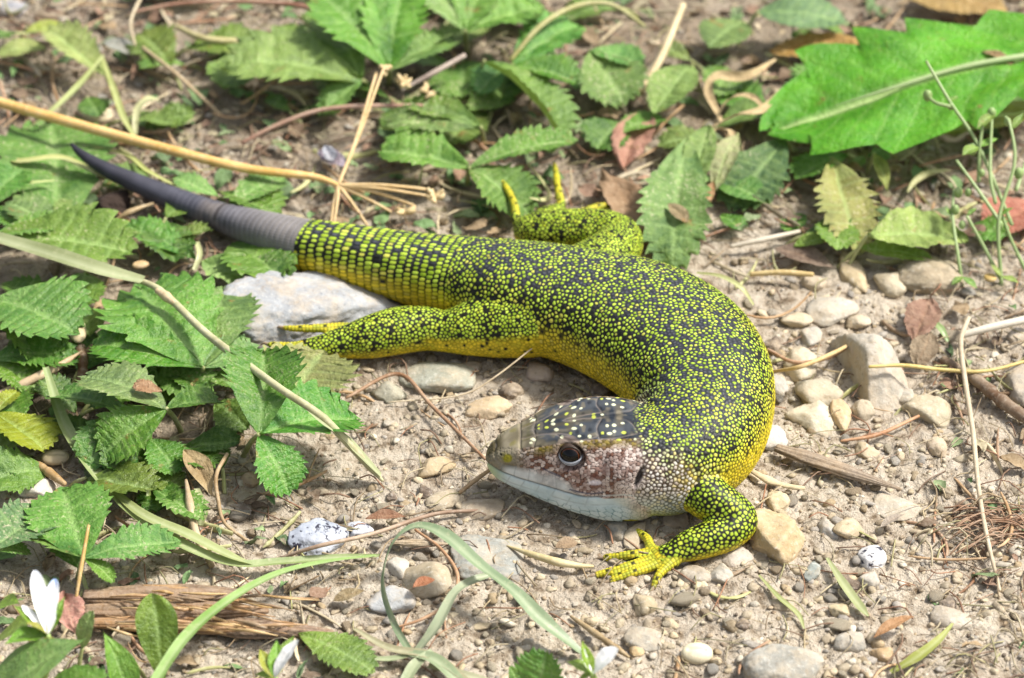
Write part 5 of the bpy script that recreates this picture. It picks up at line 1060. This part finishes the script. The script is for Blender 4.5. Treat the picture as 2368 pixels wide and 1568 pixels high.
twig('pale dry stem crossing the leaves at the top left', [(330, 110, 5), (400, 165, 6), (450, 210, 5), (510, 265, 2)], [.35, .45, .4, .3], '#c2a880', 'dry_straw', 'stem')
twig('thin dry stem looping at the top left', [(312, 105, 6), (302, 50, 9), (330, -15, 11)], [.3, .4, .4], '#c9b898', 'dry_straw', 'stem')
twig('tan flat stem behind the wide pale strawberry leaf', [(405, 60, 5), (470, 88, 6), (560, 95, 5), (640, 85, 4)], [.5, .7, .8, .7], '#b9b070', 'dry_straw', 'stem')
twig('dry twig in the lump of earth under the tail', [(250, 520, 2), (300, 490, 4), (355, 470, 4)], [.2, .6, .2], '#b59a6a', knots=.1)
twig('bent dry stem hanging from the glossy leaf', [(525, 1050, 6), (500, 1100, 6), (505, 1160, 4), (520, 1210, 2), (570, 1250, 1)], [.4, .4, .4, .35, .3], '#a98a60', 'dry_straw', 'stem')
twig('tan dead stem standing under the pale split blade', [(430, 1110, 5), (440, 1170, 4), (455, 1240, 2.5), (490, 1310, .8)], [.25, .8, .8, .6], '#b9a07a', 'dry_straw', 'stem', knots=.15)
twig('ringed tan caterpillar-like root piece beside the white quartz stone', [(75, 1068, 2), (110, 1090, 2.4), (150, 1120, 2)], [.5, 1.0, .5], '#b8935c', 'root', 'root', knots=.2)
twig('orange brown thread-like stem over the matt strawberry leaf', [(175, 1390, 6), (188, 1310, 10), (205, 1215, 13)], [.3, .4, .3], '#c9a04a', 'dry_straw', 'stem')
# grey wood splinter
def plank(name, label, a, b, w, th, color, seed, mat=None, n=40, taper=(.5, 1, 1, .25), cat='wood'):
    C = np.linspace(0, 1, n)[:, None] * (pt(*b) - pt(*a)) + pt(*a); rr = np.interp(np.linspace(0, 1, n), np.linspace(0, 1, len(taper)), taper)
    V_, Q, T = tube_geo(C, rr * w * MM, rr * th * MM, seg=36); rs_ = seed
    g = C[0].copy(); X_ = V_ - g; L = np.linalg.norm(C[-1] - C[0]); e = (C[-1] - C[0]) / L; s = np.clip(X_ @ e / L, 0, 1); idx = np.arange(len(V_)) % 36
    rid = vn2(idx * .9, s * 2.5 + rs_, rs_) + .6 * vn2(idx * 2.3, s * 7 + rs_, rs_ + 1); cent = C[np.clip((s * (n - 1)).astype(int), 0, n - 1)]
    V_ = cent + (V_ - cent) * (1 + .42 * rid)[:, None]; me = mesh_np(name, V_ - g, Q, T); add_color(me, 'vein', sstep(.05, -.35, rid))
    return tag(link(name, me, mat or M_WOOD, None, lin(color, .85), g), label, cat)
plank('wood_splinter', 'grey brown weathered wood splinter on the gravel', (1795, 1035, 2.2), (2085, 1132, 1.6), 1.7, .9, '#9a8a78', 4, taper=(.55, 1, 1, .85, .5, .15))
plank('wood_splinter', 'flat pale splinter behind the arched blade', (905, 1255, 1.5), (1035, 1258, 1.5), .8, .5, '#b3a48c', 5)
bk = thing('bark_strip', 'torn fibrous brown bark strip under the bowed green blade', 'bark', pt(470, 1420)); g = np.array(bk.location)
for k, (a, b, w, th, c, tp) in enumerate([((195, 1378, 2.6), (560, 1372, 3.4), 2.6, 1.3, '#8b7564', (.6, 1, 1, .4)), ((195, 1412, 2.6), (620, 1412, 3), 2.2, 1.4, '#917863', (.6, 1, 1, .3)), ((205, 1440, 2), (640, 1452, 2.4), 1.9, 1.2, '#a07a56', (.5, 1, .9, .3)), ((430, 1445, 1.8), (770, 1462, 1.6), 2.3, 1.1, '#8a7362', (.3, 1, .9, .25)), ((330, 1355, 3), (600, 1395, 2.6), 1.2, .8, '#a98154', (.2, 1, .8, .2))]):
    o = plank('x', 'x', a, b, w, th, c, 10 + k, taper=tp); o.parent = bk; o.location = np.array(o.location) - g; o.name = 'strip'; del o['label']; del o['category']
rs = np.random.default_rng(9)
for k in range(46):
    x = rs.uniform(240, 600); y = 1362 + rs.uniform(0, 95); L = rs.uniform(50, 150); dy = rs.uniform(-6, 26); z = rs.uniform(3.6, 4.8)
    tube_part('fibre', bk, g, [pt(x, y, z), pt(x + L * .5, y + dy * .5 + rs.uniform(-5, 5), z + rs.uniform(.2, 1.4)), pt(x + L, y + dy, z - rs.uniform(.5, 2))], [.12, rs.uniform(.2, .42), .08], ['#c49a58', '#a9763f', '#8a6a4c', '#d0aa6c'][k % 4], seg=5)
# seeds
def seed(label, px, py, w, h, color, ang, z=1.0, name='seed_husk'):
    P, F = ICO[4][0], ICO[4][1]; a, b = w / 2 * PXM, h / 2 * PXM / .85; S_3 = P * np.array([a, b, min(a, b) * .62])
    slit = np.exp(-(P[:, 1] / .13) ** 2) * (np.abs(P[:, 0]) < .62) * (P[:, 2] > 0); S_3[:, 2] -= slit * b * .22
    o = link(name, mesh_np(name, S_3, tris=F), M_STRAW, None, lin(color, .95), pt(px, py, z)); o.rotation_euler = (.15, 0, ang); return tag(o, label, 'seed')
seed('cream seed husk with a dark slit on the gravel', 1612, 1511, 68, 46, '#e6dcbc', -.05)
seed('plump cream seed behind the straw stalk', 226, 264, 80, 50, '#e6d8b6', -.15)
seed('hollow cream husk beside the young yellow green leaflet', 128, 1058, 62, 36, '#d9c9a4', .1)
seed('striped tan husk hanging over the brown root', 178, 762, 42, 70, '#d9c79c', .2, 7)
seed('small yellow seed grain on the brown rock', 2290, 642, 30, 20, '#d9b765', -.4, 2.6)
seed('small tan grain under the tail beside the toothed leaflet', 325, 612, 40, 20, '#c9a774', .2, 4)
# chickweed at the right
cw = thing('chickweed_plant', 'thin stemmed green weed with small round buds beside the crinkled leaf', 'weed', pt(2310, 660)); g = np.array(cw.location)
for e in [[(2316, 660, .2), (2310, 510, 11), (2346, 378, 19), (2336, 291, 24), (2325, 270, 25)], [(2310, 509, 11), (2262, 440, 15), (2212, 371, 19)], [(2340, 520, 9), (2263, 338, 20), (2196, 234, 27), (2142, 141, 32)], [(2263, 420, 14), (2266, 340, 20), (2273, 284, 24)], [(2226, 660, .2), (2215, 590, 5), (2203, 500, 10), (2206, 440, 13)], [(2316, 650, .5), (2275, 570, 6), (2236, 500, 11)], [(2390, 660, .2), (2345, 570, 6), (2318, 500, 11)], [(2302, 470, 13), (2290, 400, 17), (2294, 262, 25)], [(2350, 440, 14), (2380, 350, 18)], [(2196, 246, 26.5), (2165, 238, 27), (2147, 224, 27)]]:
    tube_part('stem', cw, g, [pt(*p) for p in e], [.42, .36, .3], '#a9c47c', M_BLADE, n=len(e) * 8)
for x, y, z, s in [(2145, 221, 27, 1.6), (2199, 246, 26, 1.1), (2293, 261, 25, 1.5), (2249, 345, 19, 1.7), (2216, 445, 13, 1.5), (2209, 485, 11, 1.4), (2356, 401, 16, 1.6), (2239, 445, 14, 1.2), (2270, 400, 17, 1.1), (2330, 282, 24, 1.2), (2312, 520, 10, 1.2), (2225, 520, 9, 1.2)]:
    P, F = ICO[3]; link('bud', mesh_np('bud', P * np.array([.8, .8, 1.1]) * s * MM * .75 + pt(x, y, z) - g, tris=F), M_BLADE, cw, lin('#a8cc72', .7))
for b, t, w in [((2300, 262, 25), (2258, 300, 24), .4), ((2263, 340, 20), (2225, 360, 20), .6), ((2263, 340, 20), (2310, 320, 21), .45), ((2226, 640, 3), (2200, 660, 3), .45), ((2226, 640, 3), (2260, 668, 2), .45), ((2316, 640, 3), (2356, 655, 3), .45), ((2316, 640, 3), (2290, 610, 5), .4), ((2310, 500, 11), (2345, 480, 13), .4), ((2196, 236, 27), (2216, 222, 27), .5), ((2236, 500, 11), (2260, 480, 12), .4), ((2203, 500, 10), (2185, 480, 11), .45), ((2340, 300, 23), (2368, 262, 25), .4)]:
    leaf_part('leaf', cw, g, pt(*b), pt(*t), w, '#8cc46a', M_LEAF, kind='lance', nu=16, nv=7, corr=0)
# flowers in the foreground
def flower(label, c, petals, bracts, stemfoot, name='flowering_plant'):
    C3 = pt(*c); f = pt(*stemfoot); o = thing(name, label, 'flower', f); tube_part('stem', o, f, [f, (f + C3) / 2 + [0.0008, 0, 0], C3], [.7, .6, .6], '#a9c85a', M_BLADE)
    for tx, ty, tz, w, cc in petals:
        P, Q, vn_ = leaf_geo(C3, pt(tx, ty, tz), w, 'petal', fold=.3, nu=24, nv=11, wav=.05); me = mesh_np('petal', P - f, Q)
        u = np.repeat(np.linspace(0, 1, 24), 11); add_color(me, 'col', mixc(lin('#fbfbf8'), lin(cc), sstep(.55, .95, u))); link('petal', me, M_FLOWER, o)
    for tx, ty, tz, w, cc in bracts:
        leaf_part('bract', o, f, C3, pt(tx, ty, tz), w, cc, M_LEAF, kind='lance', nu=24, nv=9, corr=0, fold=.4)
    return o
flower('white and blue flower rising from green bracts below the matt strawberry leaf', (110, 1470, 18), [(80, 1318, 26, .24, '#e6ecf4'), (128, 1338, 24, .26, '#9fb9e6'), (125, 1410, 21, .40, '#4f78c0'), (50, 1400, 22, .22, '#f0f0ee')], [(30, 1400, 22, .4, '#a8d05a'), (60, 1440, 22, .4, '#b4d662'), (10, 1490, 18, .5, '#8cc24c'), (150, 1520, 15, .3, '#c2d27a'), (85, 1545, 15, .3, '#b8c860'), (150, 1380, 22, .3, '#9cc85a')], (90, 1600, -.3))
flower('white flower with light green bracts in front of the arched blade', (1370, 1560, 14), [(1430, 1500, 18, .55, '#f4f4f0'), (1400, 1530, 16, .6, '#f4f4ee'), (1345, 1500, 18, .4, '#f2f2ea')], [(1345, 1480, 19, .35, '#8cc852'), (1310, 1530, 15, .5, '#a8d46a'), (1330, 1590, 10, .5, '#8cc44c')], (1380, 1640, -.3))
flower('green bud opening white beside the bark strip', (635, 1570, 12), [(690, 1480, 18, .3, '#f0f4ec'), (665, 1510, 16, .4, '#f2f2ec')], [(600, 1500, 15, .45, '#a4d058'), (640, 1478, 16, .4, '#8cc64c'), (590, 1560, 11, .5, '#b8dc6a'), (680, 1470, 15, .3, '#7cb44a')], (640, 1640, -.3))
FG = dict(corr=.0, nu=40, nv=13)
single('foreground_leaf', 'broad pale green leaf below the white and blue flower', (-60, 1640, 8), (200, 1478, 22), .50, '#8cca7a', kind='lance', fold=.15, **FG)
single('foreground_leaf', 'spoon shaped green leaf standing before the bark strip', (375, 1600, .5), (352, 1372, 16), .42, '#86be52', kind='spat', fold=.2, **FG)
single('foreground_leaf', 'pointed folded leaf beside the spoon shaped leaf', (300, 1640, .5), (238, 1460, 13), .40, '#8cc462', kind='lance', fold=.6, **FG)
single('foreground_leaf', 'small grey green leaf above the pointed folded leaf', (190, 1500, 6), (215, 1412, 13), .5, '#8cba88', kind='ovate', fold=.2, **FG)
single('foreground_leaf', 'flat mottled leaf behind the green bud', (690, 1465, 2), (862, 1555, 2), .50, '#80ac6a', kind='straw', fold=.1)
single('foreground_leaf', 'small bright leaf next to the white flower with light bracts', (1235, 1625, 6), (1262, 1508, 15), .9, '#5eb64e', kind='straw', fold=.2)
single('foreground_leaf', 'narrow green leaf left of the small bright leaf', (1210, 1620, 5), (1180, 1540, 10), .5, '#66b04a', kind='ovate', fold=.3)
single('foreground_leaf', 'green shoot leaf in the bottom corner', (20, 1620, 6), (60, 1530, 14), .5, '#66a850', kind='lance', fold=.3)
single('foreground_leaf', 'wide blurred leaf beneath the broad pale green leaf', (60, 1660, 4), (250, 1560, 14), .55, '#78b45c', kind='ovate', fold=.15, **FG)
single('foreground_leaf', 'rounded light leaf tucked behind the white and blue flower', (-30, 1500, 6), (62, 1450, 15), .7, '#9ccc88', kind='ovate', fold=.1, **FG)
single('foreground_leaf', 'green sepal-like leaf under the white and blue flower bracts', (-40, 1440, 6), (45, 1395, 16), .5, '#92c85a', kind='lance', fold=.3, **FG)
single('strawberry_leaflet', 'dark leaflet under the young yellow green leaflet', (-20, 1060, 4), (60, 1100, 3), .5, '#4a8a44')
# ------------------------------------------------------------------ loose litter
rl = np.random.default_rng(91)
def bit_mesh(kind, k):
    r = np.random.default_rng(k + 10 * len(kind)); L = 1.0; C = np.stack([np.linspace(-.5, .5, 9), r.normal(0, .03) + .12 * r.normal() * np.linspace(-1, 1, 9) ** 2, .03 * np.linspace(-1, 1, 9) ** 2 * r.uniform(0, 1)], 1)
    rad = {'needle': .018, 'straw': .035, 'twig': .05}[kind] * np.array([.5, .9, 1, 1, 1.05, 1, .95, .8, .35]) * (1 + .2 * r.normal(size=9) * (kind != 'needle'))
    return mesh_np(kind, *tube_geo(C, np.abs(rad) + .003, np.abs(rad) * (.5 if kind == 'straw' else 1) + .003, seg=6))
BM = {k: [bit_mesh(k, j) for j in range(6)] for k in ('needle', 'straw', 'twig')}
LB = {'needle': ('pine_needle', 'needle', [('thin reddish brown needle lying loose in the litter', 'reddish needles', '#a9704c'), ('thin orange tan needle lying loose in the litter', 'orange needles', '#c49664')]),
      'straw': ('straw_piece', 'straw', [('short pale straw lying loose in the litter', 'pale straws', '#dccaa2'), ('short grey beige straw lying loose in the litter', 'grey straws', '#b8a98c'), ('short green yellow straw lying loose in the litter', 'green straws', '#b9bc72')]),
      'twig': ('twig_piece', 'twig', [('short brown twig bit lying loose in the litter', 'brown twig bits', '#8a6a4e')])}
for k in range(560):
    kind = rl.choice(['needle', 'straw', 'twig'], p=[.36, .50, .14])
    while True:
        px, py = rl.uniform(-40, 2410), rl.uniform(-20, 1590)
        d = 1.0 if py < 540 else (.7 if px > 2150 and py < 1300 else (.45 if px < 760 else .17))
        if rl.random() < d: break
    L = {'needle': rl.uniform(70, 190), 'straw': rl.uniform(50, 170), 'twig': rl.uniform(40, 90)}[kind] * PXM
    nm, ct, opts = LB[kind]; lb, gr, c = opts[rl.integers(len(opts))]; top = py < 560
    o = link(nm, BM[kind][k % 6], M_STRAW, None, np.array(lin(c, .85)) * rl.uniform(.65, 1.1), pt(px, py, rl.uniform(.5, 3.2 if top else 1.2)))
    o.scale = (L, L * rl.uniform(.8, 1.4), L); o.rotation_euler = (rl.uniform(0, 6), rl.uniform(-.12, .12), rl.uniform(0, 6.28)); tag(o, lb.replace('loose in the litter', 'near ' + near(px, py)), ct, gr)
Vs, Qs, Ts, o = [], [], [], 0
for k in range(70):
    c0 = pt(rl.uniform(2215, 2380), rl.uniform(1165, 1265), rl.uniform(.4, 2.2)); a = rl.uniform(-.6, .9); L = rl.uniform(.003, .009); dv = np.array([math.cos(a), math.sin(a), rl.uniform(-.1, .1)]) * L / 2
    V_, Q, T = tube_geo(catmull(np.array([c0 - dv, c0 + np.abs(rl.normal(size=3)) * .0008, c0 + dv]), 7), np.full(7, rl.uniform(.08, .2) * MM), seg=5); Vs.append(V_); Qs.append(Q + o); Ts.append(T + o); o += len(V_)
g = pt(2300, 1215); tag(link('dry_moss', mesh_np('dry_moss', np.vstack(Vs) - g, np.vstack(Qs), np.vstack(Ts)), M_STRAW, None, lin('#9a6a4c', .85), g), 'reddish brown tangle of dry moss fibres beside the thin tan stem', 'moss')
# fine fibres and leaf crumbs nobody could count
Vs, Qs, Ts, o = [], [], [], 0; fc__ = []
for k in range(2600):
    while True:
        px, py = rl.uniform(-60, 2430), rl.uniform(-40, 1620)
        if rl.random() < (1.0 if py < 560 else (.9 if px > 2150 else .35)): break
    p = pt(px, py, rl.uniform(.3, 1.3)); a = rl.uniform(0, 6.28); L = rl.uniform(.002, .010); d = np.array([math.cos(a), math.sin(a), rl.uniform(-.1, .15)]) * L / 2; b = rl.normal(size=3) * L * .12; b[2] = abs(b[2])
    V_, Q, T = tube_geo(catmull(np.array([p - d, p + b, p + d]), 6), np.full(6, rl.uniform(.07, .2) * MM), seg=4); Vs.append(V_); Qs.append(Q + o); Ts.append(T + o); o += len(V_); fc__.append(np.repeat([np.array(lin(['#c9b48a', '#a98e66', '#8a6446', '#d8c8a2', '#b47a52', '#b8b078'][k % 6], .85)) * rl.uniform(.6, 1.1)], len(V_), 0))
lme = mesh_np('litter_fibres', np.vstack(Vs), np.vstack(Qs), np.vstack(Ts)); add_color(lme, 'col', np.vstack(fc__))
lt = link('litter_fibres', lme, M_RUBBLE); lt['kind'] = 'stuff'; lt['label'] = 'fine brown plant fibres strewn over the soil'; lt['category'] = 'litter'
Vs, Qs, Cs, o = [], [], [], 0
cols = ['#7db05a', '#a9c880', '#8a6a48', '#c2a272', '#5f9440', '#b98a68', '#d2c49a']
for k in range(1100):
    while True:
        px, py = rl.uniform(-60, 2430), rl.uniform(-40, 1620)
        if rl.random() < (1.0 if py < 560 else (.35 if px < 760 or px > 2150 else .0)): break
    p = pt(px, py, rl.uniform(.4, 2.2 if py < 560 else 1.0)); a = rl.uniform(0, 6.28); L = rl.uniform(.0012, .0055); q = p + np.array([math.cos(a), math.sin(a), rl.uniform(-.2, .4)]) * L
    P, Q, _ = leaf_geo(p, q, rl.uniform(.2, .8), ['ovate', 'lance', 'straw'][k % 3], fold=rl.uniform(0, .6), nu=8, nv=5, wav=.3, corr=0, seed=k); Vs.append(P); Qs.append(Q + o); o += len(P); Cs.append(np.repeat([np.array(lin(cols[rl.integers(7)], .7)) * rl.uniform(.6, 1.1)], len(P), 0))
me = mesh_np('leaf_crumbs', np.vstack(Vs), np.vstack(Qs)); add_color(me, 'col', np.vstack(Cs)); lt = link('leaf_crumbs', me, M_RUBBLE); lt['kind'] = 'stuff'; lt['label'] = 'small crumbs of green and brown leaves strewn over the soil'; lt['category'] = 'litter'
bpy.context.view_layer.update()
print('TRIS', sum(sum(len(p.vertices) - 2 for p in m.polygons) if len(m.polygons) < 2000 else len(m.loops) - 2 * len(m.polygons) for m in bpy.data.meshes if m.users))
